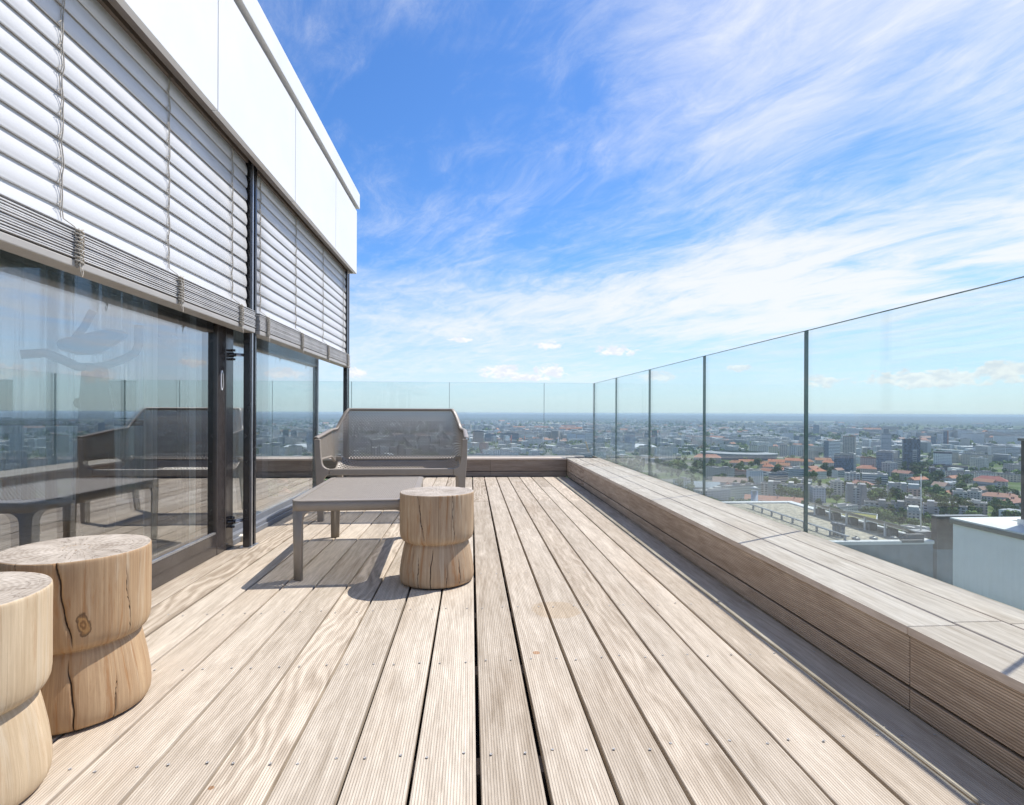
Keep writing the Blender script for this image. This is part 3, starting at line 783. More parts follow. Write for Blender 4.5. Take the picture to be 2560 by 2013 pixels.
def bench():
    t = empty("garden_bench", (-0.612, 4.135, 0), R(1.0))
    tag(t, "taupe two-seat plastic bench with perforated back facing the camera", "bench")
    # plan path of the shell at seat height (left to right), with top-rim and underside height
    def plan(s):        # s in -1..1
        a = abs(s); sg = -1 if s < 0 else 1
        if a > 0.62:                      # arm
            k = (1 - a) / 0.38
            x, y = .540 - .016 * k, .012 + .400 * k
        elif a > 0.44:                    # corner
            k = (0.62 - a) / 0.18
            th = R(90 * k)
            x = .430 + .094 * math.cos(th); y = .412 + .085 * math.sin(th)
        else:
            x, y = .430 * a / .44, .497
        return sg * x, y
    def top(s):
        a = abs(s)
        if a > 0.555: return .612 + .058 * (1 - a) / .445
        if a > 0.470:
            k = (0.555 - a) / 0.085; k = .75 * k + .25 * k * k * (3 - 2 * k)
            return .670 + .160 * k
        return .830
    def bot(s):
        a = abs(s)
        if a > 0.66: return .452
        if a > 0.56: return .452 - .045 * (0.66 - a) / .10
        return .407
    def shell(s, v):
        x, y = plan(s); z = bot(s) + (top(s) - bot(s)) * v
        a = abs(s)
        lean = max(0, min(1, (0.66 - a) / .2))
        y += lean * (.10 * ((z - .407) / .42) ** 1.0 - .03 * math.sin(max(0, min(1, (z - .407) / .42)) * math.pi))
        x *= 1 - .045 * lean * (z - .407) / .42
        if a > .62: x *= 1 + .010 * (z - .5) / .1
        return Vector((x, y, z))
    perforated("back_shell", lambda u, v: shell(2 * u - 1, v), 156, 34, .80, M_taupe, t, .004, edge_u=1, edge_v=1)
    # rim along the shell's upper edge
    N = 90; prof = []
    mb = MB(); rows = []
    for i in range(N + 1):
        s = -1 + 2 * i / N
        p = shell(s, 1.0); q = shell(min(1, s + .004), 1.0) - shell(max(-1, s - .004), 1.0)
        d = Vector((q.x, q.y, 0)).normalized(); nrm = Vector((d.y, -d.x, 0))   # towards the seat
        wi, wo = .012, .022
        rows.append([mb.bm.verts.new(p + nrm * a + Vector((0, 0, b))) for a, b in ((wi, -.012), (wi, .003), (.0, .007), (-wo * .8, .006), (-wo, .0), (-wo, -.018))])
    for A, B in zip(rows, rows[1:]):
        for k in range(5): f = mb.bm.faces.new([A[k], A[k + 1], B[k + 1], B[k]]); f.smooth = True
    o = mb.build("rim", M_taupe, t); md = o.modifiers.new("s", 'SOLIDIFY'); md.thickness = .004
    # seat, dished between the front beam and the back
    def seat(u, v):
        x = (-.500 + 1.0 * u) * (1 - .02 * v); y = .028 + .475 * v
        z = .382 - .070 * math.sin(min(1, v / .72) * math.pi / 2) * (1 - .6 * (2 * u - 1) ** 8) + .095 * (max(0, v - .70) / .30) ** 1.5
        return Vector((x, y, z))
    perforated("seat", seat, 82, 38, .82, M_taupe, t, .004, edge_u=1, edge_v=1)
    # lower edge rails of the shell
    for sg in (-1, 1):
        mb = MB(); rr = []
        for i in range(13):
            s = sg * (1 - .44 * i / 12); p = shell(s, 0)
            rr.append((p.x, p.y, p.z - .004))
        mb.tube(rr, .010, 8); mb.build("arm_rail", M_taupe, t)
    # front: beam and two legs with rounded inner corners
    def beam():
        mb = MB(); mb.box(-.452, .452, 0, .035, .338, .384); return mb
    beam().build("front_beam", M_taupe, t, bevel=.006)
    for sg in (-1, 1):
        out = [(.560, .604), (.556, .45), (.545, .30), (.535, .0), (.492, .0), (.492, .285)]
        out += fillet_arc(.452, .288, .05, 0, 90, 8)[0:0]
        out += [(.452 + .04 * math.cos(R(a)) , .298 + .04 * math.sin(R(a))) for a in range(0, 91, 12)]
        out += [(.452, .384)]
        out += [(.452 + .055 * math.cos(R(a)), .439 + .055 * math.sin(R(a))) for a in range(-84, 1, 12)]
        out += [(.512, .47), (.520, .604)]
        poly = [(sg * x, z) for x, z in out]
        mb = MB(); mb.prism(poly, 'y', 0, .040); mb.build("leg", M_taupe, t, bevel=.006)
    for sg in (-1, 1):
        mb = MB()
        A = [(.462, .455), (.505, .455), (.505, .50), (.462, .50)]
        top_ = [mb.bm.verts.new((sg * x, y, .44)) for x, y in A]
        lo = [mb.bm.verts.new((sg * (x * .985 + .004), y + .085, 0)) for x, y in [(.466, .462), (.500, .462), (.500, .495), (.466, .495)]]
        mb.bm.faces.new(top_); mb.bm.faces.new(lo[::-1])
        for k in range(4): mb.bm.faces.new([top_[k], lo[k], lo[(k + 1) % 4], top_[(k + 1) % 4]])
        mb.build("leg", M_taupe, t, bevel=.006)
bench()

def table():
    HX, HY, H = .292, .485, .384
    t = empty("coffee_table", (-0.600, 3.163, 0), R(3.1))
    tag(t, "low taupe plastic table with fine perforated top in front of the bench", "table")
    rc = .045
    # rounded-rectangle perimeter
    def peri(inset=0.0, n=7):
        pts = []
        for cx, cy, a0 in ((HX - rc, HY - rc, 0), (-HX + rc, HY - rc, 90), (-HX + rc, -HY + rc, 180), (HX - rc, -HY + rc, 270)):
            for k in range(n + 1):
                a = R(a0 + 90 * k / n); pts.append((cx + (rc - inset) * math.cos(a), cy + (rc - inset) * math.sin(a)))
        return pts
    # top plate: perforated field and a solid rounded border
    bx, by = HX - .030, HY - .030
    perforated("top_panel", lambda u, v: Vector((-bx + 2 * bx * u, -by + 2 * by * v, H - .004)), 52, 90, .84, M_taupe, t, .003)
    mb = MB(); out = peri(); n = len(out); A = [mb.bm.verts.new((x, y, H - .002)) for x, y in out]; D = [mb.bm.verts.new((x, y, H - .006)) for x, y in peri(-.002)]
    C = []
    for x, y in out:
        C.append(mb.bm.verts.new((max(-bx, min(bx, x)), max(-by, min(by, y)), H)))
    for k in range(n):
        q = (k + 1) % n
        for f in ([A[k], A[q], C[q], C[k]], [D[k], D[q], A[q], A[k]]):
            vs = []
            for w in f:
                if all((w.co - z.co).length > 1e-6 for z in vs): vs.append(w)
            if len(vs) > 2: mb.bm.faces.new(vs)
    o = mb.build("border", M_taupe, t, smooth=False); md = o.modifiers.new("s", 'SOLIDIFY'); md.thickness = .010; md.offset = -1
    # apron + legs from one outline: the lower edge follows an arch on every side
    P = []
    raw = peri()
    for k in range(len(raw)):
        a, c = Vector(raw[k]), Vector(raw[(k + 1) % len(raw)])
        m = max(1, int((c - a).length / .008))
        for i in range(m): P.append(a + (c - a) * i / m)
    def corner_dist(p):   # distance along the side from the nearest leg corner
        return min(HX - abs(p.x) if abs(abs(p.y) - HY) < rc + .001 and abs(p.x) < HX - rc else 0 if (abs(p.x) >= HX - rc and abs(p.y) >= HY - rc) else 9,
                   HY - abs(p.y) if abs(abs(p.x) - HX) < rc + .001 and abs(p.y) < HY - rc else 9 if not (abs(p.x) >= HX - rc and abs(p.y) >= HY - rc) else 0)
    LEG, FR, TOPZ = .052, .05, H - .052
    def low(p):
        d = corner_dist(p)
        if d <= LEG: return 0.0
        if d < LEG + FR:
            k = d - LEG; return TOPZ - FR + math.sqrt(max(0, FR * FR - (FR - k) ** 2))
        return TOPZ
    def wall(seq, name, closed):
        mb = MB(); col = []
        cnt = Vector((0, 0))
        for p, z0, z1 in seq:
            zs = [z0, (z0 + z1) / 2, z1]
            taper = lambda z: 1 - .018 * (1 - z / H)
            col.append([mb.bm.verts.new((p.x * (1 - .03 * (1 - z / H) ** 1.0 * .6), p.y * (1 - .012 * (1 - z / H)), z)) for z in zs])
        m = len(col)
        for k in range(m if closed else m - 1):
            A, B = col[k], col[(k + 1) % m]
            for i in range(2): f = mb.bm.faces.new([A[i], B[i], B[i + 1], A[i + 1]]); f.smooth = True
        o = mb.build(name, M_taupe, t); md = o.modifiers.new("s", 'SOLIDIFY'); md.thickness = .024; md.offset = -1
        return o
    wall([(p, TOPZ, H - .004) for p in P], "apron", True)
    # one leg per corner
    for sx in (1, -1):
        for sy in (1, -1):
            run = [p for p in P if p.x * sx > 0 and p.y * sy > 0 and low(p) < TOPZ - 1e-4]
            c = Vector((sx * (HX - rc), sy * (HY - rc)))
            run.sort(key=lambda p: math.atan2((p.y - c.y) * sy + 1e-6, (p.x - c.x) * sx + 1e-6) if True else 0)
            # order along the outline: start on the X side, go round the corner
            run.sort(key=lambda p: (p.y * sy if p.x * sx > HX - 1e-4 else (HY + (HX - p.x * sx))) if not (p.x * sx > HX - rc and p.y * sy > HY - rc) else HY - rc + rc * 1.2 * (math.atan2(p.y * sy - (HY - rc), p.x * sx - (HX - rc)) / (math.pi / 2)))
            wall([(p, low(p), TOPZ + .0005) for p in run], "leg", False)
table()

def stool(loc, rot, r, h, mat, label, seed):
    prof = [(r * .93, 0.0), (r * .97, .004), (r * .995, .014), (r * 1.005, .030), (r * .998, .055), (r * .962, .10), (r * .912, .145), (r * .878, .172), (r * .860, .183), (r * .836, .1875), (r * .832, .190), (r * .850, .1930), (r * .905, .1965), (r * .955, .204), (r * .985, .217), (r * .997, .235), (r * 1.0, .255), (r * 1.0, .33), (r * 1.0, h - .008), (r * .996, h - .003), (r * .988, h - .0005), (r * .96, h)]
    bm = bmesh.new(); n = 420; rings = []
    ck = list(mat['cracks']); ck = [ck[k:k + 5] for k in range(0, len(ck), 5)]
    full = []
    for (q0, z0), (q1, z1) in zip(prof, prof[1:]):
        m_ = max(1, int((z1 - z0) / .012))
        full += [(q0 + (q1 - q0) * i / m_, z0 + (z1 - z0) * i / m_) for i in range(m_)]
    full.append(prof[-1])
    def split(a, z):
        d = 0
        for (ca, z0, z1, w, lean) in ck:
            if not z0 < z < z1: continue
            wob = .012 * math.sin(z * 38 + ca * 7) + .006 * math.sin(z * 97 + ca * 3)
            da = abs((a + lean * (z - .2) - wob - ca + math.pi) % (2 * math.pi) - math.pi)
            e = min(1, (z - z0) / .05) * min(1, (z1 - z) / .05)
            if da < w * .6: d = max(d, e * (1 - da / (w * .6)))
        return d
    for (q, z) in full:
        ring = []
        for k in range(n):
            a = 2 * math.pi * k / n
            w = 1 + .014 * math.sin(2 * a + seed) + .009 * math.sin(3 * a + 2 * seed) + .005 * math.sin(5 * a + seed) + .005 * mnoise.noise(Vector((math.cos(a) * 3, math.sin(a) * 3, z * 9 + seed))) + .0016 * mnoise.noise(Vector((math.cos(a) * 30, math.sin(a) * 30, z * 6 + seed))) - .055 * split(a if a < math.pi else a - 2 * math.pi, z)
            ring.append(bm.verts.new((q * w * math.cos(a), q * w * math.sin(a), z)))
        rings.append(ring)
    for A, B in zip(rings, rings[1:]):
        for k in range(n):
            f = bm.faces.new([A[k], A[(k + 1) % n], B[(k + 1) % n], B[k]]); f.smooth = True
    for q in (.8, .5, .2):
        ring = [bm.verts.new((r * q * math.cos(2 * math.pi * k / n), r * q * math.sin(2 * math.pi * k / n), h + .0012 * (1 - q) * math.sin(k * .3))) for k in range(n)]
        A = rings[-1]
        for k in range(n): f = bm.faces.new([A[k], A[(k + 1) % n], ring[(k + 1) % n], ring[k]]); f.smooth = True
        rings.append(ring)
    bm.faces.new(rings[-1]); bm.faces.new(rings[0][::-1])
    t = empty("log_stool", loc, rot); tag(t, label, "stool", "turned log stools on the deck")
    me = bpy.data.meshes.new("log_body"); bm.to_mesh(me); bm.free()
    o = link("log_body", me, mat, t, (0, 0, .006))
    mb = MB(); mb.tube([(0, 0, 0), (0, 0, .008)], r * .86, 48); mb.build("foot_pad", M_rubber, t)
# crack angles are given in the log's own frame (0 = +X); the camera side is about -90 deg
S1 = round_mat("log_wood_mid", 1.0, [(R(-104), .20, .45, .022, 1.0), (R(-58), .20, .45, .016, 0.3), (R(-92), -.03, .19, .024, -.4), (R(-118), -.03, .15, .018, .3), (R(-45), -.03, .14, .016, -.3), (R(-70), -.03, .12, .012, 0), (R(-128), .05, .19, .012, 0)], (.25, .155, .09), (.57, .43, .285), None, .7)
S2 = round_mat("log_wood_warm", 4.3, [(R(-58), .20, .45, .028, .9), (R(-62), -.03, .18, .022, .5), (R(-100), .30, .45, .020, 0), (R(-98), -.03, .20, .018, .2), (R(-25), -.03, .12, .014, -.3), (R(-15), .2, .40, .010, .4)], (.25, .14, .07), (.57, .405, .24), (R(-51), .262, .013), .6)
S3 = round_mat("log_wood_pale", 8.1, [(R(-70), .20, .45, .026, -1.0), (R(-80), -.03, .22, .040, -.8), (R(-35), -.02, .14, .014, .5), (R(-60), -.03, .05, .05, 0), (R(-92), .28, .45, .02, .4)], (.38, .275, .165), (.68, .545, .375), None, .28)
stool((-0.180, 2.662, 0), 0, .173, .420, S1, "log stool with dark cracks standing at the corner of the taupe table", 1.0)
stool((-1.078, 1.577, 0), 0, .172, .424, S2, "warm brown log stool with a knot, standing close to the glass door", 2.3)
stool((-1.076, 1.200, 0), 0, .172, .418, S3, "pale log stool cut off by the left edge, in front of the brown knotty one", 4.1)
# ================================================================== THE CITY BELOW
GZ = -109.2
def gp(u, v): return at_z(u, v, GZ)

def ground_mat():
    m, t, b, o = new_mat("plain_and_streets")
    vec = t.coord('Object'); x, y, z = t.xyz(vec)
    rad = t.v('LENGTH', vec, out=1)
    n1 = t.noise(vec, 0.012, 5, 0.6); n2 = t.noise(vec, 0.0016, 5, 0.6); n3 = t.noise(vec, 0.06, 4, 0.6)
    town = t.ramp(n1, [(.36, (.075, .115, .035)), (.48, (.12, .16, .055)), (.54, (.19, .185, .165)), (.62, (.28, .27, .25)), (.7, (.15, .15, .15))])
    town = t.mix(t.smooth(n3, .45, .7, 0, .6), town, (.06, .085, .03))
    mid = t.ramp(n2, [(.38, (.045, .065, .030)), (.47, (.075, .095, .045)), (.55, (.13, .13, .115)), (.64, (.06, .08, .035))])
    # beyond the town: fields and woods in long strips
    fl = t.node('ShaderNodeTexVoronoi', {'Vector': t.v('MULTIPLY', vec, (.0011, .0021, 1)), 'Scale': 1.0})
    fr = t.xyz(fl.outputs['Color'])[0]
    fields = t.ramp(fr, [(0, (.035, .055, .025)), (.34, (.045, .07, .03)), (.36, (.12, .15, .06)), (.58, (.14, .16, .075)), (.6, (.25, .22, .12)), (.78, (.03, .05, .025))], 'CONSTANT')
    woods = t.ramp(t.noise(vec, .0007, 4), [(.4, (.022, .038, .02)), (.6, (.05, .07, .03))])
    col = t.mix(t.smooth(rad, 1800, 3200), town, mid)
    col = t.mix(t.smooth(rad, 4300, 6200), col, fields)
    col = t.mix(t.smooth(t.m('ADD', rad, t.m('MULTIPLY', n2, 2600)), 8300, 9800), col, woods)
    t.l.new(col, b.inputs['Base Color']); b.inputs['Roughness'].default_value = .95; b.inputs['Specular IOR Level'].default_value = .1
    return m
mb = MB()
GR = 18600
rings = [0, 150, 600, 2000, 6000, 14500, 15500, 16500, 17500, GR]
rise = {15500: 14, 16500: 34, 17500: 52, GR: 62}
n = 128
prev = None
for q in rings[1:]:
    cur = [mb.bm.verts.new((q * math.cos(2 * math.pi * k / n), q * math.sin(2 * math.pi * k / n), rise.get(q, 0) * (1 + .22 * mnoise.noise(Vector((q * .0006, k * .21, 2)))))) for k in range(n)]
    if prev is None: mb.bm.faces.new(cur)
    else:
        for k in range(n): mb.bm.faces.new([prev[k], cur[k], cur[(k + 1) % n], prev[(k + 1) % n]])
    prev = cur
o = mb.build("ground", ground_mat(), loc=(0, 0, GZ)); tag(o, kind='structure')

# ---- the air
mb = MB(); mb.box(-18900, 18900, -18900, 18900, GZ - 1.0, 6.0)
hm = bpy.data.materials.new("haze"); hm.use_nodes = True; hm.node_tree.nodes.clear()
ht = NT(hm.node_tree); ho = ht.n.new('ShaderNodeOutputMaterial')
hv = ht.node('ShaderNodeVolumePrincipled', {'Color': (.72, .86, 1.0, 1), 'Density': 1.1e-4, 'Anisotropy': 0.0})
ht.l.new(hv.outputs[0], ho.inputs['Volume'])
o = mb.build("haze", hm); tag(o, kind='stuff')

# ---- facades
def facade_mat(name, px, w0, w1, fl, h0, h1, win, wall_var=.1, glassy=0.0, bands=None):
    """window grid in metres along UV; wall colour comes from the object"""
    m, t, b, o = new_mat(name)
    uv = t.node('ShaderNodeUVMap').outputs[0]; u, v, _ = t.xyz(uv)
    base = t.node('ShaderNodeObjectInfo').outputs['Color']
    fu = t.m('FRACT', t.m('DIVIDE', u, px)); fv = t.m('FRACT', t.m('DIVIDE', v, fl))
    iu = t.m('FLOOR', t.m('DIVIDE', u, px)); iv = t.m('FLOOR', t.m('DIVIDE', v, fl))
    mk = t.m('MULTIPLY', t.m('MULTIPLY', t.m('GREATER_THAN', fu, w0), t.m('LESS_THAN', fu, w1)), t.m('MULTIPLY', t.m('GREATER_THAN', fv, h0), t.m('LESS_THAN', fv, h1)))
    wn = t.node('ShaderNodeTexWhiteNoise', {'Vector': t.comb(iu, iv, 3.3)}, noise_dimensions='3D').outputs['Value']
    n = t.noise(t.coord('Object'), .15, 4, .6)
    wall = t.mix(t.smooth(n, .3, .7, 0, wall_var * 2), base, t.mix(1.0, base, (.72, .70, .68), 'MULTIPLY'))
    wc = t.mix(t.smooth(wn, .2, 1, 0, .75), tuple(win), tuple(min(1, q * 3.2 + .04) for q in win))
    col = t.mix(mk, wall, wc)
    t.l.new(col, b.inputs['Base Color'])
    t.l.new(t.m('MULTIPLY_ADD', mk, -.55, .8), b.inputs['Roughness'])
    return m
F_punch = facade_mat("facade_punched", 3.1, .28, .72, 3.0, .30, .78, (.055, .06, .07))
F_loggia = facade_mat("facade_loggia", 4.6, .22, .80, 2.9, .18, .70, (.07, .07, .075))
F_strip = facade_mat("facade_strip", 40., -.1, 1.1, 3.4, .36, .80, (.045, .055, .075))
F_curtain = facade_mat("facade_curtain_wall", 1.6, .10, .92, 3.5, .10, .90, (.05, .07, .10), glassy=1)
F_lattice = facade_mat("facade_lattice", 3.4, .30, .85, 3.2, .25, .85, (.05, .05, .055))
FM = {'p': F_punch, 'l': F_loggia, 's': F_strip, 'c': F_curtain, 'x': F_lattice}
def roof_mat(name):
    m, t, b, o = new_mat(name)
    base = t.node('ShaderNodeObjectInfo').outputs['Color']
    n = t.noise(t.coord('Object'), .35, 5, .65)
    t.l.new(t.mix(t.smooth(n, .35, .7, 0, .5), base, t.mix(1.0, base, (.66, .63, .60), 'MULTIPLY')), b.inputs['Base Color'])
    b.inputs['Roughness'].default_value = .9
    return m
M_roof = roof_mat("city_roof")
GREYR, PALER, ORANGE, REDR, DARKR, BROWNR = (.34, .33, .32), (.50, .48, .45), (.46, .20, .12), (.33, .11, .09), (.14, .14, .15), (.32, .20, .15)

def wall_shell(w, d, h, name, parapet=.7):
    bm = bmesh.new(); uvl = bm.loops.layers.uv.new("UVMap")
    P = [(-w / 2, -d / 2), (w / 2, -d / 2), (w / 2, d / 2), (-w / 2, d / 2)]
    acc = 0
    for k in range(4):
        a, c = P[k], P[(k + 1) % 4]; L = math.hypot(c[0] - a[0], c[1] - a[1])
        vs = [bm.verts.new((a[0], a[1], 0)), bm.verts.new((c[0], c[1], 0)), bm.verts.new((c[0], c[1], h)), bm.verts.new((a[0], a[1], h))]
        f = bm.faces.new(vs)
        for l, q in zip(f.loops, ((acc, 0), (acc + L, 0), (acc + L, h), (acc, h))): l[uvl].uv = q
        acc += L
    me = bpy.data.meshes.new(name); bm.to_mesh(me); bm.free()
    return me

def roof_shape(w, d, h, kind, rnd, boxes=2):
    mb = MB()
    if kind == 'flat':
        e = .5
        mb.face([(-w / 2 + e, -d / 2 + e, h - .9), (w / 2 - e, -d / 2 + e, h - .9), (w / 2 - e, d / 2 - e, h - .9), (-w / 2 + e, d / 2 - e, h - .9)])
        for (x0, x1, y0, y1) in ((-w / 2, w / 2, -d / 2, -d / 2 + e), (-w / 2, w / 2, d / 2 - e, d / 2), (-w / 2, -w / 2 + e, -d / 2 + e, d / 2 - e), (w / 2 - e, w / 2, -d / 2 + e, d / 2 - e)):
            mb.box(x0 - .05, x1 + .05, y0 - .05, y1 + .05, h - .95, h + .25)
        for _ in range(boxes):
            a, c = rnd.uniform(.10, .28) * w, rnd.uniform(.2, .45) * d
            x, y = rnd.uniform(-.32, .32) * w, rnd.uniform(-.2, .2) * d
            mb.box(x - a / 2, x + a / 2, y - c / 2, y + c / 2, h - .95, h + rnd.uniform(1.5, 3.6))
        for _ in range(boxes * 2):
            x, y = rnd.uniform(-.42, .42) * w, rnd.uniform(-.38, .38) * d
            mb.box(x - .7, x + .7, y - .7, y + .7, h - .95, h + rnd.uniform(.3, 1.3))
    else:
        o = .6; rh = min(w, d) * .32
        if w >= d:
            hip = min(d * .5, w * .3) if kind == 'hip' else 0
            A = [(-w / 2 - o, -d / 2 - o, h), (w / 2 + o, -d / 2 - o, h), (w / 2 + o, d / 2 + o, h), (-w / 2 - o, d / 2 + o, h)]; r0, r1 = (-w / 2 - o + hip, 0, h + rh), (w / 2 + o - hip, 0, h + rh)
            mb.face([A[0], A[1], r1, r0]); mb.face([A[2], A[3], r0, r1]); mb.face([A[1], A[2], r1]); mb.face([A[3], A[0], r0])
        else:
            hip = min(w * .5, d * .3) if kind == 'hip' else 0
            A = [(-w / 2 - o, -d / 2 - o, h), (w / 2 + o, -d / 2 - o, h), (w / 2 + o, d / 2 + o, h), (-w / 2 - o, d / 2 + o, h)]; r0, r1 = (0, -d / 2 - o + hip, h + rh), (0, d / 2 + o - hip, h + rh)
            mb.face([A[1], A[2], r1, r0]); mb.face([A[3], A[0], r0, r1]); mb.face([A[0], A[1], r0]); mb.face([A[2], A[3], r1])
        mb.face([A[3], A[2], A[1], A[0]])
        for _ in range(3):
            k = rnd.uniform(-.35, .35)
            x, y = (k * w, rnd.uniform(-.15, .15) * d) if w >= d else (rnd.uniform(-.15, .15) * w, k * d)
            mb.box(x - .5, x + .5, y - .5, y + .5, h, h + rh + 1.2)
    return mb

foot = []       # occupied discs (x, y, r)
def free(x, y, r):
    return all((x - a) ** 2 + (y - c) ** 2 > (r + q) ** 2 for a, c, q in foot)

def raise_building(name, x, y, w, d, h, yaw, style, col, roof, rcol, label, cat, group=None, extra=None, seed=0, z=GZ):
    rnd = random.Random(seed or int(x * 7 + y * 13))
    t = empty(name, (x, y, z), yaw); tag(t, label, cat, group)
    me = wall_shell(w, d, h, "wall")
    o = link("wall", me, FM[style], t); o.color = tuple(min(.85, q * (1.5 if group is None else 1.15)) for q in col) + (1,)
    r = roof_shape(w, d, h, roof, rnd, 2 if w * d > 250 else 1).build("roof", M_roof, t); r.color = tuple(rcol) + (1,)
    if extra: extra(t, w, d, h, rnd)
    return t

def hero(u0, u1, vb, vt, dep, style, col, roof, rcol, name, label, cat="building", yaw=0.0, extra=None, sink=0.0):
    """stand a building on the ground where its foot shows; size follows from its distance"""
    p = gp((u0 + u1) / 2, vb)
    f = to_px(p)[2]
    ang = math.atan2(p.x, p.y)
    w = (u1 - u0) * f / F * math.cos(ang - PHI); h = (vb - vt) * f / F
    yw = -ang + yaw
    dd = dep if dep > 0 else -dep * w
    back = Vector((p.x, p.y, 0)).normalized() * (dd / 2)
    x, y = p.x + back.x, p.y + back.y
    w = max(4, w / max(.6, math.cos(yaw) + .0) - abs(math.sin(yaw)) * dd * .6)
    foot.append((x, y, max(w, dd) * .5)) if w < 2.4 * dd else [foot.append((x + math.cos(yw) * w * k, y + math.sin(yw) * w * k, dd * .6)) for k in (-.4, -.2, 0, .2, .4)]
    return raise_building(name, x, y, w, dd, h, yw, style, col, roof, rcol, label, cat, extra=extra, seed=int(u0 * 3 + vb))

WHITE, PALE, BEIGE, PINK, GREYW, DARK, BLUE, BRICK = (.62, .62, .61), (.50, .49, .47), (.42, .38, .33), (.40, .31, .275), (.33, .33, .34), (.085, .085, .10), (.15, .19, .25), (.30, .155, .11)

def fin(col, x0, x1, proud=.6, top=1.0):
    def g(t, w, d, h, rnd):
        mb = MB(); mb.box(x0 * w, x1 * w, -d / 2 - proud, -d / 2 + .3, 0, h * top)
        # shelves across the strip
        o = mb.build("stair_strip", M_roof, t); o.color = tuple(col) + (1,)
        mb = MB()
        n = int(h * top / 3.4)
        for k in range(n): mb.box(x0 * w + .4, x1 * w - .4, -d / 2 - proud - .12, -d / 2 - proud + .05, k * 3.4 + 1.2, k * 3.4 + 2.8)
        o = mb.build("strip_glazing", M_roof, t); o.color = (.06, .07, .09, 1)
    return g
def side(col, sgn=1, frac=.12):
    def g(t, w, d, h, rnd):
        mb = MB(); a = w / 2 * sgn; c = a - sgn * w * frac
        mb.box(min(a, c), max(a, c) + .2, -d / 2 - .5, d / 2 + .2, 0, h + 1.5); o = mb.build("end_wall", M_roof, t); o.color = tuple(col) + (1,)
    return g
def crown_box(k=.5, hh=.12, col=GREYW):
    def g(t, w, d, h, rnd):
        mb = MB(); mb.box(-w * k / 2, w * k / 2, -d * k / 2, d * k / 2, h - .5, h * (1 + hh)); o = mb.build("plant_room", M_roof, t); o.color = tuple(col) + (1,)
    return g
def balconies(n, col=PALE):
    def g(t, w, d, h, rnd):
        for k in range(n):
            mb = MB(); z = h * (k + .6) / n
            mb.box(-w / 2 - .6, w / 2 + .6, -d / 2 - 1.1, -d / 2 + .1, z, z + 1.2); o = mb.build("balcony_band", M_roof, t); o.color = tuple(col) + (1,)
    return g
def towers(xs, col=PALE, up=3.2):
    def g(t, w, d, h, rnd):
        for x in xs:
            mb = MB(); mb.box(x * w - 3, x * w + 3, -d / 2 - 1, d / 2 - .5, 0, h + up); o = mb.build("stair_tower", M_roof, t); o.color = tuple(col) + (1,)
    return g

# far and middle distance landmarks (pixel of the left, right, foot and top edge of the front)
hero(2255, 2300, 1182, 1099, 22, 'c', DARK, 'flat', DARKR, "office_tower", "dark glass tower with a pale stripe of windows up its front", "tower", .1, fin((.52, .51, .49), .05, .30, .6, .70))
hero(2085, 2139, 1192, 1137, 26, 'c', (.12, .15, .20), 'flat', GREYR, "office_block", "blue-grey office slab with a pale end wall, right of the thick glass joint", "office", .0, side((.42, .42, .41), 1, .10))
hero(2059, 2099, 1153, 1104, 18, 's', WHITE, 'flat', GREYR, "apartment_tower", "white tower striped with dark windows, left of the brown lattice tower", "tower", .15, side(BLUE, -1, .25))
hero(2107, 2140, 1150, 1091, 22, 'x', (.30, .27, .25), 'flat', BROWNR, "apartment_tower", "brown lattice-fronted tower rising behind the blue-grey office slab", "tower", -.1)
hero(2202, 2228, 1140, 1084, 22, 's', (.36, .38, .42), 'flat', GREYR, "office_tower", "slim grey tower with a narrow raised top, beyond the blue-grey offices", "tower", .1, crown_box(.55, .22))
hero(2191, 2233, 1184, 1130, 24, 'c', (.20, .22, .26), 'flat', GREYR, "office_block", "dull blue-grey office block standing left of the dark striped tower", "office", -.1, crown_box(.8, .05))
hero(2333, 2380, 1174, 1133, 24, 'p', (.58, .57, .53), 'flat', DARKR, "office_block", "white office cube chequered with dark windows, right of the dark striped tower", "office", .0, crown_box(.96, .07, (.08, .08, .09)))
hero(2327, 2341, 1120, 1091, 18, 'c', (.12, .14, .15), 'flat', GREYR, "office_tower", "dark green-grey tower, left one of the tight group of three", "tower")
hero(2342, 2357, 1120, 1085, 18, 's', WHITE, 'flat', GREYR, "office_tower", "white narrow tower in the middle of the tight group of three", "tower")
hero(2358, 2371, 1120, 1078, 18, 'c', (.10, .11, .16), 'flat', GREYR, "office_tower", "tall navy tower with an orange edge in the tight group of three", "tower", 0, side((.40, .17, .08), 1, .2))
hero(2394, 2430, 1108, 1076, 20, 's', WHITE, 'flat', GREYR, "hotel_slab", "white slab with dark window lines, right of the group of three towers", "tower", .1, crown_box(.3, .10))
hero(2401, 2425, 1118, 1097, 20, 'p', BEIGE, 'flat', GREYR, "office_block", "squat beige block in front of the white lined slab", "office")
hero(2474, 2513, 1144, 1116, 18, 's', PALE, 'flat', GREYR, "apartment_block", "pale banded apartment slab near the dark chimney on the right", "apartments")
hero(2432, 2473, 1142, 1116, 18, 'p', (.36, .37, .42), 'flat', GREYR, "apartment_block", "blue-tinted apartment slab left of the pale banded one", "apartments")
hero(2514, 2550, 1142, 1119, 18, 's', (.44, .45, .46), 'flat', GREYR, "apartment_block", "grey ribbon-windowed block just left of the dark chimney", "apartments")
hero(2033, 2048, 1089, 1062, 30, 'c', (.20, .22, .27), 'flat', GREYR, "office_tower", "lone hazy blue tower far off, just right of the thick joint", "tower")
hero(1985, 2052, 1107, 1091, 30, 'c', (.08, .11, .16), 'flat', DARKR, "office_block", "long dark blue office block behind the thick glass joint", "office")
hero(1957, 1984, 1102, 1082, 30, 'p', (.44, .44, .46), 'flat', GREYR, "office_block", "pale hazy office block left of the long dark blue one", "office")
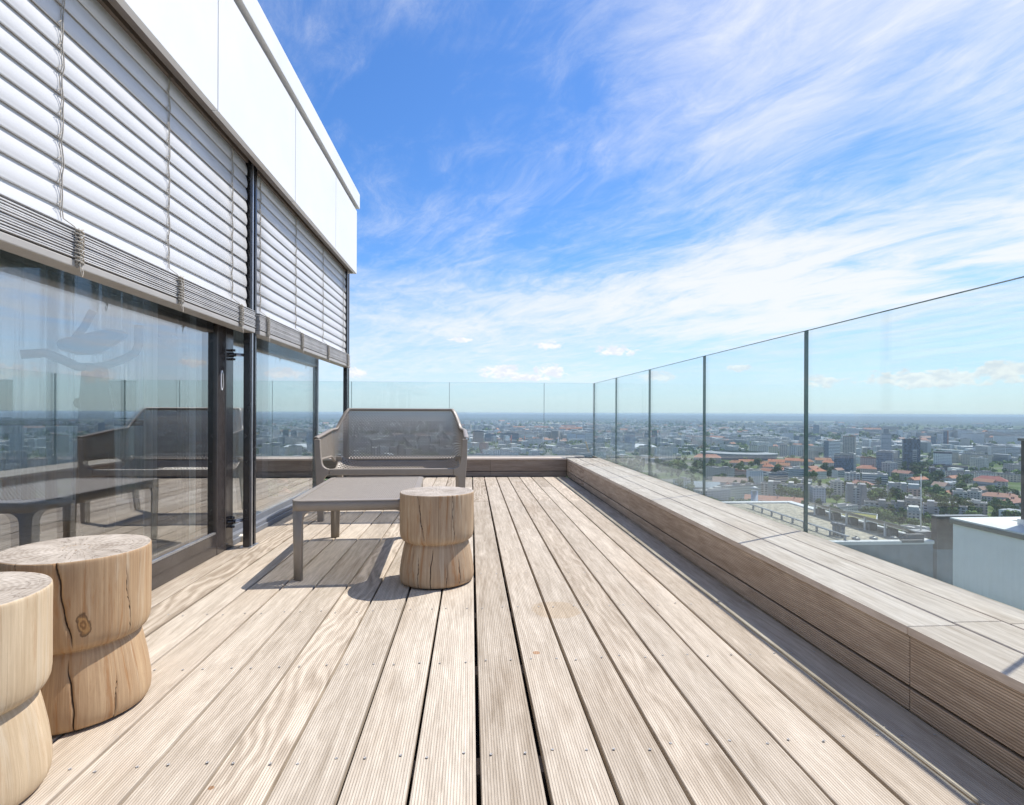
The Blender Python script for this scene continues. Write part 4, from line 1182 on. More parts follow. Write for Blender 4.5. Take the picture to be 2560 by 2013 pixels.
hero(2363, 2437, 1205, 1181, 14, 'p', (.48, .45, .38), 'flat', GREYR, "apartment_block", "cream panel block with rows of small windows, below the chequered cube", "apartments", -.05, towers((-.2, .25)))
hero(2440, 2490, 1206, 1182, 14, 'p', (.46, .45, .41), 'flat', GREYR, "apartment_block", "grey-cream panel block continuing right of the cream one", "apartments", -.05)
hero(2322, 2361, 1200, 1173, 30, 's', (.55, .55, .55), 'flat', GREYR, "shopping_centre", "white windowless hall beside the car park trees", "hall", .1, side((.10, .10, .12), -1, .35))
hero(2330, 2420, 1178, 1165, 26, 's', (.10, .11, .13), 'flat', DARKR, "shopping_centre", "long dark low podium under the chequered cube", "hall")
hero(2432, 2520, 1222, 1202, 20, 'l', (.36, .34, .31), 'hip', REDR, "tenement", "long house under a dull red roof, right of the car park", "house", -.05)
hero(2450, 2552, 1264, 1243, 14, 'p', (.32, .31, .30), 'hip', (.44, .24, .17), "tenement", "long house with a faded orange-pink roof near the dark chimney", "house", .03)
hero(2111, 2150, 1211, 1184, 26, 'l', (.42, .41, .40), 'flat', PALER, "office_block", "grey block with a pale flat roof under the blue-grey office slab", "office", .1)
hero(2153, 2219, 1218, 1186, 28, 's', (.40, .40, .38), 'flat', PALER, "office_block", "wide low white-roofed block below the dull blue-grey offices", "office", .05)
hero(2077, 2108, 1243, 1204, 18, 'l', (.40, .36, .32), 'flat', PALER, "apartment_block", "square beige apartment block with a light roof, right of the thick joint", "apartments", .2, crown_box(.4, .1, PALE))
hero(2216, 2270, 1247, 1214, 16, 'l', (.40, .36, .32), 'flat', PALER, "apartment_block", "brownish apartment block left of the car park lawn", "apartments", .1, towers((-.3, .3)))
hero(2026, 2063, 1257, 1219, 16, 'p', (.38, .39, .42), 'flat', PALER, "apartment_block", "blue-grey block with a clean pale roof beside the thick glass joint", "apartments", .25)
hero(2113, 2166, 1270, 1219, 18, 'l', (.35, .33, .32), 'flat', PALER, "apartment_block", "stepped grey-brown apartment block left of the pinkish one", "apartments", .1, towers((-.32, .33), (.30, .29, .29), 4))
hero(2167, 2218, 1250, 1226, 14, 's', (.42, .42, .43), 'flat', GREYR, "apartment_block", "low grey banded block between two taller brown ones", "apartments", .05)
hero(2159, 2262, 1292, 1258, 12, 'l', (.33, .31, .32), 'flat', GREYR, "apartment_block", "long grey-mauve row of flats left of the tall pinkish block", "apartments", .04, towers((-.05, .4), (.34, .33, .33), 3))
hero(2262, 2305, 1300, 1246, 16, 'l', (.36, .30, .28), 'flat', PALER, "apartment_tower", "tall pinkish-brown block with columns of loggias behind the lightning rod", "apartments", .05, balconies(6, (.40, .34, .32)))
hero(2306, 2418, 1292, 1264, 12, 'l', (.33, .33, .36), 'flat', GREYR, "apartment_block", "long blue-grey row of flats right of the tall pinkish block", "apartments", -.03, towers((-.32, .18), (.42, .42, .43), 3.5))
hero(2417, 2468, 1292, 1257, 14, 'l', (.34, .27, .24), 'flat', PALER, "apartment_block", "reddish-brown block with pale roof boxes at the right end of the row", "apartments", .06, crown_box(.35, .14, PALE))
hero(2267, 2301, 1330, 1276, 16, 'p', (.33, .30, .28), 'flat', PALER, "apartment_block", "brown block with white roof boxes behind the hedge and lightning rod", "apartments", .05, crown_box(.8, .14, (.55, .54, .50)))
hero(2380, 2417, 1262, 1230, 16, 'l', (.38, .35, .33), 'flat', PALER, "apartment_block", "beige stepped block right of the broad tree", "apartments", .12, crown_box(.5, .2, PALE))
hero(2418, 2455, 1262, 1229, 18, 'p', (.36, .33, .31), 'flat', PALER, "apartment_block", "grey-beige block with a sloping top left of the orange-pink roof", "apartments", -.1, crown_box(.5, .2, BEIGE))
hero(2355, 2395, 1232, 1210, 18, 'p', (.44, .42, .40), 'flat', (.62, .62, .6), "apartment_block", "block with bright white roof machinery right of the car park", "apartments", .2, crown_box(.7, .15, (.66, .66, .66)))
hero(2268, 2300, 1252, 1221, 14, 'l', (.40, .27, .22), 'flat', PALER, "apartment_block", "orange-brown block with white top floors by the car park", "apartments", .1, crown_box(.9, .3, (.55, .55, .55)))
hero(1867, 1906, 1220, 1177, 18, 'p', (.58, .58, .58), 'flat', PALER, "apartment_tower", "white tower block with square dark windows between the two middle joints", "tower", .25)
hero(1771, 1866, 1194, 1176, 16, 'p', (.36, .27, .22), 'flat', BROWNR, "tenement", "long brown brick range left of the white tower block", "house", -.03)
hero(1781, 1868, 1222, 1207, 22, 's', (.34, .31, .29), 'gable', (.36, .27, .23), "warehouse", "broad brownish shed roof below the long brick range", "warehouse", -.04)
hero(1734, 1800, 1232, 1219, 22, 's', (.36, .38, .40), 'gable', (.38, .43, .46), "warehouse", "blue-grey shed roof low behind the second dark joint", "warehouse", .04)
hero(1803, 1840, 1236, 1221, 22, 'p', (.40, .36, .32), 'hip', (.44, .21, .16), "house", "terracotta hipped roof right of the blue-grey shed", "house", .1)
hero(1962, 2008, 1198, 1172, 26, 's', (.46, .46, .46), 'flat', PALER, "office_block", "stepped white office with long window bands left of the thick joint", "office", .3, balconies(5, WHITE))
hero(1860, 2012, 1278, 1254, 16, 'p', (.42, .33, .26), 'gable', (.50, .25, .17), "tenement", "long salmon-tiled roof directly behind the green roof", "house", -.02)
hero(1968, 2030, 1218, 1200, 20, 'l', (.42, .41, .40), 'flat', PALER, "apartment_block", "grey flat-roofed block just left of the thick joint", "apartments", .0)
hero(1900, 2030, 1246, 1212, 16, 'l', (.38, .36, .35), 'flat', GREYR, "apartment_block", "long pale-grey row of flats above the salmon roof", "apartments", -.03, towers((-.3, .1, .42)))
# terracotta quarter
orange = [(1898, 1922, 1170, 1156), (1920, 1962, 1168, 1151), (1905, 1935, 1178, 1163), (1940, 1975, 1176, 1160), (1962, 2000, 1166, 1148), (1985, 2034, 1164, 1150), (2036, 2078, 1160, 1147), (2055, 2086, 1172, 1153), (1846, 1890, 1162, 1151), (1823, 1850, 1166, 1153)]
tells = ["small terracotta house at the left end of the orange-roofed quarter", "long terracotta roof near the middle of the orange-roofed quarter", "gabled terracotta house in front of the orange-roofed quarter", "terracotta house left of the stepped white office", "broad terracotta roof at the back of the orange-roofed quarter", "terracotta roof crossing behind the thick glass joint", "terracotta roof left of the white striped tower", "terracotta dormered house left of the blue-grey office slab", "flat-pitched terracotta roof left of the dark tree clump", "brown-orange roof left of the terracotta quarter"]
for (a, c, e, g_), l in zip(orange, tells):
    hero(a, c, e, g_ + 4, 16, 'p', (.46, .40, .34), 'hip' if (a % 2) else 'gable', (.50 - .04 * (a % 3), .205, .115), "house", l, "house", (a % 7 - 3) * .06)
hero(1734, 1803, 1158, 1144, 22, 'p', (.42, .36, .31), 'hip', (.47, .22, .14), "house", "wide salmon hipped roof just right of the second dark joint", "house", .03)
hero(2140, 2192, 1190, 1172, 18, 'p', (.44, .38, .34), 'hip', (.45, .20, .13), "house", "terracotta terrace between the slab and the dull blue-grey offices", "house", .05)
hero(2150, 2190, 1170, 1145, 18, 'p', (.40, .30, .28), 'flat', BROWNR, "tenement", "pink-brown tenement behind the slab's pale end wall", "house")
hero(2236, 2254, 1172, 1150, 16, 'p', (.52, .52, .52), 'flat', GREYR, "office_block", "small white block touching the left side of the dark striped tower", "office")
for i, (a, c) in enumerate(((1872, 1893), (1896, 1917), (1921, 1945), (1948, 1968), (1972, 1990), (1993, 2012))):
    hero(a, c, 1141, 1113 + (i % 3) * 2, 16, 'l', [(.44, .41, .32), (.42, .40, .37), (.46, .42, .30), (.40, .35, .32), (.38, .38, .40), (.40, .38, .36)][i], 'flat', GREYR, "apartment_block",
         ["yellowish panel block, leftmost of the row behind the stadium", "grey panel block second in the row behind the stadium", "yellow-tinged panel block third in the row behind the stadium", "reddish panel block fourth in the row behind the stadium", "blue-grey panel block fifth in the row behind the stadium", "panel block at the right end of the row by the thick joint"][i], "apartments", .1)
def stadium():
    p = gp(1845, 1146); t = empty("stadium", (p.x, p.y, GZ), -math.atan2(p.x, p.y) - .05); tag(t, "low curved stadium with a pale roof ring beyond the terracotta roofs", "stadium")
    foot.append((p.x, p.y, 95))
    mb = MB(); N = 48
    def ring(a, c, z): return [mb.bm.verts.new((a * math.cos(2 * math.pi * k / N) * (1 + .12 * abs(math.cos(4 * math.pi * k / N))), c * math.sin(2 * math.pi * k / N), z)) for k in range(N)]
    A, B = ring(76, 56, 0), ring(80, 60, 14)
    for k in range(N): mb.bm.faces.new([A[k], A[(k + 1) % N], B[(k + 1) % N], B[k]])
    o = mb.build("stand", M_roof, t); o.color = (.16, .19, .24, 1)
    mb = MB()
    B, C = ring(81, 61, 14.2), ring(54, 36, 17.0)
    for k in range(N): mb.bm.faces.new([B[k], B[(k + 1) % N], C[(k + 1) % N], C[k]])
    o = mb.build("roof_ring", M_roof, t); o.color = (.36, .37, .38, 1)
    mb = MB(); mb.face([v.co for v in ring(52, 34, .4)]); o = mb.build("pitch", M_roof, t); o.color = (.06, .13, .04, 1)
stadium()
# strip of city seen between the bench and the glass corner
hero(1199, 1220, 1133, 1109, 20, 'p', BRICK, 'flat', BROWNR, "apartment_tower", "red-brick tower block just right of the bench's arm", "tower", .3, side((.42, .30, .26), 1, .3))
hero(1182, 1209, 1116, 1079, 24, 'x', (.30, .22, .18), 'flat', DARKR, "office_block", "dark-topped brick office right behind the bench's arm", "office", .1, crown_box(1.02, .04, (.07, .07, .09)))
hero(1211, 1240, 1104, 1086, 24, 'c', (.12, .14, .18), 'flat', DARKR, "office_block", "dark blue office right of the dark-topped brick one", "office")
hero(1250, 1297, 1104, 1084, 26, 's', (.15, .17, .20), 'flat', DARKR, "office_block", "long dark office among trees left of the pale joint", "office", .05)
hero(1245, 1275, 1118, 1103, 20, 's', (.60, .60, .60), 'flat', PALER, "office_block", "white stepped office with stacked decks below the dark office", "office", .1, balconies(4, (.62, .62, .62)))
hero(1229, 1260, 1140, 1125, 18, 'l', (.52, .52, .53), 'flat', PALER, "apartment_block", "white balconied block low over the far timber wall", "apartments", .1)
hero(1276, 1345, 1133, 1123, 30, 's', (.40, .40, .40), 'flat', PALER, "warehouse", "long flat pale hall above the far timber wall", "warehouse", .02)
hero(1345, 1362, 1140, 1128, 20, 'p', (.55, .55, .55), 'flat', PALER, "apartment_block", "small white block at the pale glass joint", "apartments")
hero(1380, 1425, 1134, 1122, 20, 'p', (.44, .43, .41), 'flat', PALER, "apartment_block", "grey block among trees left of the striped office", "apartments")
hero(1417, 1440, 1104, 1084, 24, 'p', (.42, .44, .48), 'flat', GREYR, "office_block", "pale blue office, left one of a pair near the striped tower", "office")
hero(1442, 1463, 1106, 1086, 24, 'p', (.40, .41, .46), 'flat', GREYR, "office_block", "pale blue office, right one of a pair near the striped tower", "office")
hero(1427, 1466, 1127, 1114, 24, 's', (.56, .55, .52), 'flat', GREYR, "office_block", "low wavy office with cream floor bands left of the yellow crane", "office", 0, balconies(4, (.52, .48, .42)))
hero(1464, 1486, 1118, 1082, 20, 's', (.58, .58, .58), 'flat', GREYR, "office_tower", "tower striped black and white at the glass corner", "tower", .0, balconies(9, (.62, .62, .62)))
hero(1492, 1512, 1118, 1084, 20, 's', (.38, .40, .42), 'flat', GREYR, "office_tower", "hazy banded tower just right of the glass corner", "tower")
hero(1527, 1556, 1124, 1082, 22, 's', (.40, .42, .45), 'flat', GREYR, "office_tower", "pale green-grey office tower behind the first right-hand joint", "tower", .1)
hero(1560, 1588, 1124, 1081, 22, 'c', (.28, .31, .35), 'flat', GREYR, "office_tower", "glassy grey office tower right of the first right-hand joint", "tower", .0)
hero(1611, 1624, 1116, 1079, 20, 'c', (.06, .07, .09), 'flat', DARKR, "office_tower", "dark tower, left one of the twins at the second joint", "tower")
hero(1629, 1643, 1116, 1077, 20, 'c', (.07, .08, .11), 'flat', DARKR, "office_tower", "dark tower, right one of the twins at the second joint", "tower")
def arena():
    p = gp(1592, 1123); t = empty("arena", (p.x, p.y, GZ), .2); tag(t, "white domed hall at the foot of the dark twin towers", "hall"); foot.append((p.x, p.y, 50))
    mb = MB(); N = 32; prev = None
    for (r_, z) in ((46, 0), (47, 9), (40, 12), (24, 15), (8, 16.5)):
        cur = [mb.bm.verts.new((r_ * 1.3 * math.cos(2 * math.pi * k / N), r_ * math.sin(2 * math.pi * k / N), z)) for k in range(N)]
        if prev:
            for k in range(N): mb.bm.faces.new([prev[k], prev[(k + 1) % N], cur[(k + 1) % N], cur[k]])
        prev = cur
    mb.bm.faces.new(prev); o = mb.build("dome", M_roof, t); o.color = (.72, .73, .74, 1)
    mb = MB(); mb.box(-70, 70, -56, -44, 0, 6); o = mb.build("canopy", M_roof, t); o.color = (.62, .63, .64, 1)
arena()
for (u, vb, vt, col, l) in ((1278, 1118, 1088, (.40, .16, .13), "slim red chimney left of the pale joint, the nearer the bench"), (1311, 1118, 1090, (.42, .20, .16), "slim reddish chimney midway to the pale joint"), (1357, 1118, 1092, (.52, .52, .54), "slim white chimney close to the pale joint"), (1395, 1120, 1092, (.50, .50, .53), "slim pale chimney right of the pale joint")):
    p = gp(u, vb); f = to_px(p)[2]; h = (vb - vt) * f / F
    t = empty("chimney", (p.x, p.y, GZ)); tag(t, l, "chimney")
    mb = MB(); mb.tube([(0, 0, 0), (0, 0, h)], [2.3, 1.7], 14); o = mb.build("stack", M_roof, t); o.color = col + (1,)
    mb = MB(); mb.tube([(0, 0, h), (0, 0, h + 1.5)], [2.0, 2.0], 14); o = mb.build("rim", M_roof, t); o.color = (.3, .3, .3, 1)
def crane():
    p = gp(1476, 1148); f = to_px(p)[2]; s = f / F
    t = empty("construction_crane", (p.x, p.y, GZ), -PHI); tag(t, "yellow lattice crane boom leaning left beside the glass corner", "crane")
    M = plain("crane_yellow", (.62, .36, .06), .5)
    for k in (-1, 1):
        mb = MB(); mb.tube([(k * 1.3, 0, 4), (-12 * s + k * 1.2, 0, 44 * s)], .55, 6); mb.build("boom_rail", M, t)
    mb = MB()
    for i in range(14):
        a = i / 14; b_ = (i + 1) / 14
        mb.tube([((-1.3 if i % 2 else 1.3) - 12 * s * a, 0, 4 + 44 * s * a - 4 * a), ((1.3 if i % 2 else -1.3) - 12 * s * b_, 0, 4 + 44 * s * b_ - 4 * b_)], .35, 5)
    mb.build("lattice", M, t)
    mb = MB(); mb.box(-3, 3, -3, 3, 0, 5); mb.build("cab", M, t, bevel=.3)
crane()

# ---- city fabric: candidates, nearest (largest seen) become things, the rest one mass
def visible(p, h):
    q = to_px((p.x, p.y, GZ + h))
    if not q: return False
    u, v, f = q
    if u < 1150 or u > 2575: return 800 < u < 890 and v < 1130
    lim = 1142 if u < 1484 else 1137 + (u - 1484) * .356
    return v < lim
rnd = random.Random(5)
cand = []
ca_, sa_ = math.cos(.33), math.sin(.33)
for i in range(-60, 80):
    for j in range(-10, 60):
        if rnd.random() > .62: continue
        gx, gy = i * 56 + rnd.uniform(-9, 9), j * 60 + rnd.uniform(-9, 9)
        x, y = gx * ca_ - gy * sa_, gx * sa_ + gy * ca_
        r_ = math.hypot(x, y); az_ = math.degrees(math.atan2(x, y))
        if r_ < 400 or r_ > 2300 or not (-25 < az_ < 100): continue
        park = mnoise.noise(Vector((x * .0024, y * .0024, 3.1)))
        if park > .20: continue
        oldtown = mnoise.noise(Vector((x * .0019, y * .0019, 8.4))) + (.25 if 850 < r_ < 1350 else 0)
        if oldtown > .30: w, d, h, kind = rnd.uniform(14, 34), rnd.uniform(11, 15), rnd.uniform(8, 14), rnd.choice(['hip', 'gable'])
        else: w, d, h, kind = rnd.choice([rnd.uniform(18, 30), rnd.uniform(34, 72)]), rnd.uniform(11, 18), rnd.choice([6, 9, 12, 15, 18, 21, 24, 24 if r_ > 900 else 15, 9, 12, 30 if r_ > 1300 else 12]), 'flat'
        cand.append((x, y, w, d, h, .33 + rnd.choice([0, math.pi / 2]) + rnd.uniform(-.04, .04), kind, r_))
for _ in range(11000):
    r_ = math.exp(rnd.uniform(math.log(2200), math.log(8800))); az_ = R(rnd.uniform(-25, 100))
    x, y = r_ * math.sin(az_), r_ * math.cos(az_)
    dens = mnoise.noise(Vector((x * .0007, y * .0007, 1.7))) + .45 - max(0, (r_ - 4800) / 5200)
    if rnd.random() > dens * 1.5: continue
    tall = mnoise.noise(Vector((x * .0011, y * .0011, 5.2))) > .12
    w, d = rnd.choice([rnd.uniform(14, 34), rnd.uniform(40, 110)]), rnd.uniform(12, 26); h = rnd.uniform(18, 42) if tall else rnd.uniform(6, 18)
    cand.append((x, y, w, d, h, rnd.uniform(0, 3.14), 'flat' if rnd.random() < .94 else 'gable', r_))
cand = [c for c in cand if free(c[0], c[1], max(c[2], c[3]) * .42)]
vis = [c for c in cand if visible(Vector((c[0], c[1], 0)), c[4])]
vis.sort(key=lambda c: -(c[2] * c[4]) / c[7] ** 2)
NEARN = 190
chosen = vis[:NEARN]; cs = set(id(c) for c in chosen)
pal = [(.58, .53, .46), (.48, .47, .45), (.64, .60, .53), (.48, .40, .35), (.56, .56, .56), (.43, .42, .43), (.70, .69, .66), (.54, .46, .37)]
pal_words = ["beige", "grey", "cream", "brownish", "pale grey", "dull grey", "whitish", "tan"]
def where(c):
    u, v, f = to_px((c[0], c[1], GZ))
    zone = ("beside the bench" if u < 1230 else "above the far timber wall" if u < 1484 else "in the narrow far panes" if u < 1624 else "in the third pane" if u < 1761 else "in the second pane" if u < 2015 else "left in the nearest pane" if u < 2290 else "right in the nearest pane")
    dist = "close below" if f < 750 else "in mid distance" if f < 1250 else "farther off" if f < 2000 else "far in the haze"
    return zone, dist
for k, c in enumerate(chosen):
    x, y, w, d, h, yaw, kind, r_ = c
    pi = rnd.randrange(len(pal)); col = pal[pi]
    zone, dist = where(c)
    if kind == 'flat':
        rc_ = rnd.choice([PALER, GREYR, GREYR, (.56, .55, .52)]); st = rnd.choice(['p', 'l', 'l', 's'])
        nm, ct = ("apartment_block", "apartments")
        lab = f"{pal_words[pi]} flat-roofed block {dist}, {zone}"
    else:
        rc_ = rnd.choice([ORANGE, (.42, .19, .12), (.38, .20, .15), BROWNR]); st = 'p'; nm, ct = ("house", "house")
        rw_ = {ORANGE: "orange", BROWNR: "brown"}.get(rc_, "reddish")
        lab = f"{pal_words[pi]} house with {rw_} pitched roof {dist}, {zone}"
    foot.append((x, y, max(w, d) * .5))
    raise_building(nm, x, y, w, d, h, yaw, st, col, kind, rc_, lab, ct, lab, seed=k + 1)
# the rest of the town as one mass, coloured per house
bm = bmesh.new(); cl = bm.faces.layers.int.new("k")
mats_mass = []
def mass_mat(name, col): return plain(name, col, .85, var=.18, scale=.02)
cols = [(.54, .50, .44), (.46, .46, .46), (.62, .60, .56), (.40, .35, .31), (.78, .78, .76), (.33, .34, .36), (.40, .19, .12), (.34, .22, .17), (.10, .11, .13)]
mats_mass = [mass_mat("town_%s" % n_, c_) for n_, c_ in zip(("beige", "grey", "cream", "brown", "white", "slate", "orange", "rust", "window"), cols)]
for c in cand:
    if id(c) in cs: continue
    x, y, w, d, h, yaw, kind, r_ = c
    ca, sa = math.cos(yaw), math.sin(yaw)
    def T(a, b_, z): return bm.verts.new((x + a * ca - b_ * sa, y + a * sa + b_ * ca, GZ + z))
    mi = rnd.choice([0, 0, 1, 1, 2, 2, 3, 4, 5])
    lo = [T(a, b_, 0) for a, b_ in ((-w / 2, -d / 2), (w / 2, -d / 2), (w / 2, d / 2), (-w / 2, d / 2))]
    up = [T(a, b_, h) for a, b_ in ((-w / 2, -d / 2), (w / 2, -d / 2), (w / 2, d / 2), (-w / 2, d / 2))]
    for q in range(4): bm.faces.new([lo[q], lo[(q + 1) % 4], up[(q + 1) % 4], up[q]]).material_index = mi
    if kind == 'flat': bm.faces.new(up).material_index = rnd.choice([1, 2, 2, 4, 5])
    else:
        a, b_ = T(-w / 2, 0, h + d * .35), T(w / 2, 0, h + d * .35); rm = rnd.choice([6, 6, 7])
        for f in ([up[0], up[1], b_, a], [up[2], up[3], a, b_], [up[1], up[2], b_], [up[3], up[0], a]): bm.faces.new(f).material_index = rm
    if r_ < 4200 and h > 8:     # window bands on the long sides
        for s in (-1, 1):
            nb = int(h / 3.2)
            for q in range(0, nb):
                z = q * 3.2 + 1.3
                bm.faces.new([T(-w * .46, s * (d / 2 + .15), z), T(w * .46, s * (d / 2 + .15), z), T(w * .46, s * (d / 2 + .15), z + 1.4), T(-w * .46, s * (d / 2 + .15), z + 1.4)]).material_index = 8
me = bpy.data.meshes.new("distant_town"); bm.to_mesh(me); bm.free()
o = link("distant_town", me, mats_mass); tag(o, kind='stuff')

# ---- trees
def leaf_mat(name, a, c):
    m, t, b, o = new_mat(name)
    isl = t.node('ShaderNodeNewGeometry').outputs['Random Per Island']; oi = t.node('ShaderNodeObjectInfo').outputs['Random']
    k = t.m('FRACT', t.m('ADD', isl, oi))
    t.l.new(t.ramp(k, [(0, a), (1, c)]), b.inputs['Base Color']); b.inputs['Roughness'].default_value = .8; b.inputs['Specular IOR Level'].default_value = .15
    return m
L_mid = leaf_mat("leaves_mid", (.060, .105, .026), (.165, .235, .06)); L_dark = leaf_mat("leaves_dark", (.036, .070, .024), (.10, .15, .046)); L_light = leaf_mat("leaves_light", (.09, .14, .036), (.20, .25, .07))
M_bark = plain("bark", (.10, .075, .055), .9)
def crown_mesh(seed, n_cl, leaves, rx, rz, mat, leaf=.55):
    rn = random.Random(seed); bm = bmesh.new()
    cl = []
    for _ in range(n_cl):
        a = rn.uniform(0, 6.28); q = rn.uniform(.15, .75); zz = rn.uniform(-.6, .75)
        cl.append((math.cos(a) * q * rx * math.sqrt(1 - zz * zz * .8), math.sin(a) * q * rx * math.sqrt(1 - zz * zz * .8), zz * rz, rn.uniform(.30, .5) * rx))
    for _ in range(leaves):
        cx, cy, cz, cr = rn.choice(cl)
        v = Vector((rn.gauss(0, 1), rn.gauss(0, 1), rn.gauss(0, 1))).normalized() * cr * rn.uniform(.6, 1.05)
        p = Vector((cx, cy, cz)) + v
        nrm = (v.normalized() + Vector((rn.uniform(-.6, .6), rn.uniform(-.6, .6), rn.uniform(-.3, .6)))).normalized()
        a = nrm.orthogonal().normalized(); b_ = nrm.cross(a); s = leaf * rn.uniform(.6, 1.4)
        bm.faces.new([bm.verts.new(p + a * s), bm.verts.new(p + b_ * s * .7), bm.verts.new(p - a * s), bm.verts.new(p - b_ * s * .7)])
    return bm
protos = []
for k in range(6):
    mat = (L_mid, L_dark, L_light, L_mid, L_dark, L_light)[k]
    rx, rz = ((4.6, 3.8), (4.2, 4.6), (4.4, 3.4), (5.2, 3.6), (3.4, 5.0), (3.8, 3.2))[k]
    bm = crown_mesh(k + 3, 13, 620, rx, rz, mat, .62)
    for v in bm.verts: v.co.z += 2.2 + rz
    me = bpy.data.meshes.new("tree_crown"); bm.to_mesh(me); bm.free(); me.materials.append(mat)
    mbt = MB(); mbt.tube([(0, 0, 0), (.1, 0, 1.5), (0, .1, 2.2 + rz)], [.38, .28, .1], 7)
    for a in range(4): mbt.tube([(0, 0, 2.0 + .3 * a), (1.6 * math.cos(a * 1.7), 1.6 * math.sin(a * 1.7), 3.6 + rz * .5)], [.14, .05], 5)
    met = bpy.data.meshes.new("tree_trunk"); mbt.bm.to_mesh(met); mbt.bm.free(); met.materials.append(M_bark)
    jm = bmesh.new(); jm.from_mesh(me); n0 = len(jm.faces); jm.from_mesh(met)
    jm.faces.ensure_lookup_table()
    for f in jm.faces[n0:]: f.material_index = 1
    mj = bpy.data.meshes.new("tree_whole"); jm.to_mesh(mj); jm.free(); mj.materials.append(mat); mj.materials.append(M_bark)
    protos.append((me, met, mj))
kinds = ["mid green bushy tree", "dark round tree", "light green spreading tree", "mid green broad tree", "dark upright tree", "light green low tree"]
def tree_parts(x, y, k, s, label, z=GZ, rot=0):
    t = empty("tree", (x, y, z), rot); t.scale = (s, s, s * random.uniform(.9, 1.1)); tag(t, label, "tree")
    for nm, me in (("crown", protos[k][0]), ("trunk", protos[k][1])):
        o = bpy.data.objects.new(nm, me); COL.objects.link(o); o.parent = t
def tree_at(u, v, k, s, label):
    p = gp(u, v); tree_parts(p.x, p.y, k, s, label, rot=u)
big = [(2288, 1204, 1, 2.3, "big dark tree at the left end of the car park"), (2262, 1186, 4, 1.9, "dark tree at the foot of the dark striped tower, left"), (2285, 1184, 1, 2.1, "dark tree mass at the foot of the dark striped tower, middle"), (2300, 1187, 1, 2.0, "dark tree at the foot of the dark striped tower, right"),
       (2327, 1216, 3, 2.0, "broad tree on the far side of the car park"), (2344, 1218, 1, 2.2, "dark tree beside the white windowless hall"), (2285, 1216, 0, 1.2, "small tree in the car park lane"), (2402, 1212, 5, 1.7, "pale tree in front of the cream panel block"),
       (2340, 1262, 0, 2.2, "broad tree between the pinkish block and the beige stepped block"), (2358, 1266, 2, 2.0, "light tree left of the beige stepped block"), (2325, 1255, 3, 1.8, "tree above the long blue-grey row"), (2196, 1252, 3, 1.8, "wide tree above the long grey-mauve row"), (2180, 1255, 2, 1.6, "light tree left of the wide one above the grey-mauve row"), (2240, 1258, 1, 1.8, "dark tree just left of the tall pinkish block"),
       (2315, 1352, 2, 1.5, "willowy pale tree right of the lightning rod"), (2332, 1356, 3, 1.5, "green tree beside the dark clad wall"), (2300, 1350, 5, 1.3, "low tree behind the lightning rod"), (2248, 1318, 1, 1.2, "small conical tree left of the brown block"), (2205, 1302, 0, 1.5, "green tree below the grey-mauve row"), (2185, 1300, 3, 1.4, "spreading tree below the left end of the grey-mauve row"),
       (1955, 1252, 0, 2.0, "tree clump right of the salmon roof's middle"), (1985, 1256, 3, 1.9, "tree in front of the salmon roof near the thick joint"), (1895, 1172, 1, 2.0, "dark tree clump left of the terracotta quarter"), (1945, 1196, 1, 1.8, "dark tree left of the stepped white office"), (2060, 1190, 1, 2.0, "dark trees left of the blue-grey office slab"), (2078, 1191, 0, 1.8, "green tree at the foot of the blue-grey office slab"),
       (2420, 1292, 1, 1.5, "dark tree under the reddish-brown block"), (2360, 1297, 1, 1.6, "dark hedge-like tree below the long blue-grey row, left"), (2385, 1297, 4, 1.5, "dark hedge-like tree below the long blue-grey row, right"), (2490, 1282, 0, 1.5, "tree below the orange-pink roof")]
for a in big: tree_at(*a)
tc = []
rnd = random.Random(9)
for _ in range(17000):
    r_ = math.exp(rnd.uniform(math.log(420), math.log(7500))); az_ = R(rnd.uniform(-25, 100))
    x, y = r_ * math.sin(az_), r_ * math.cos(az_)
    g_ = mnoise.noise(Vector((x * .0042, y * .0042, 9.1))) * .6 + mnoise.noise(Vector((x * .0013, y * .0013, 2.2))) * .5
    if rnd.random() > .62 + g_ * 1.3: continue
    if r_ < 2300 and not free(x, y, 2.0): continue
    tc.append((x, y, rnd.uniform(.8, 1.7) * (1 if r_ < 2500 else rnd.uniform(1, 2.2)), r_))
tv = [c for c in tc if visible(Vector((c[0], c[1], 0)), 8 * c[2])]
tv.sort(key=lambda c: -c[2] / c[3])
tn = tv[:265]; ts = set(id(c) for c in tn)
for c in tn:
    k = rnd.randrange(6)
    o = bpy.data.objects.new("tree", protos[k][2]); COL.objects.link(o)
    o.location = (c[0], c[1], GZ); o.scale = (c[2], c[2], c[2] * rnd.uniform(.85, 1.15)); o.rotation_euler[2] = rnd.uniform(0, 6.28)
    z_, d_ = where(c)
    lab = f"{kinds[k]} {d_}, {z_}"
    tag(o, lab, "tree", lab)
# everything else green: one mass of small clumps
bm = bmesh.new()
for c in tc:
    if id(c) in ts: continue
    x, y, s, r_ = c
    nq = 26 if r_ < 1500 else 12 if r_ < 3500 else 7
    for _ in range(nq):
        v = Vector((rnd.gauss(0, 1), rnd.gauss(0, 1), rnd.gauss(0, .8))).normalized() * rnd.uniform(.5, 1.0)
        p = Vector((x + v.x * 4.6 * s, y + v.y * 4.6 * s, GZ + s * (5 + v.z * 3.8)))
        nrm = (v + Vector((rnd.uniform(-.5, .5), rnd.uniform(-.5, .5), .3))).normalized(); a = nrm.orthogonal().normalized(); b_ = nrm.cross(a); q = s * (1.6 if r_ < 1500 else 2.5 if r_ < 3500 else 3.4)
        bm.faces.new([bm.verts.new(p + a * q), bm.verts.new(p + b_ * q), bm.verts.new(p - a * q), bm.verts.new(p - b_ * q)]).material_index = int((x * 13 + y * 7) % 3)
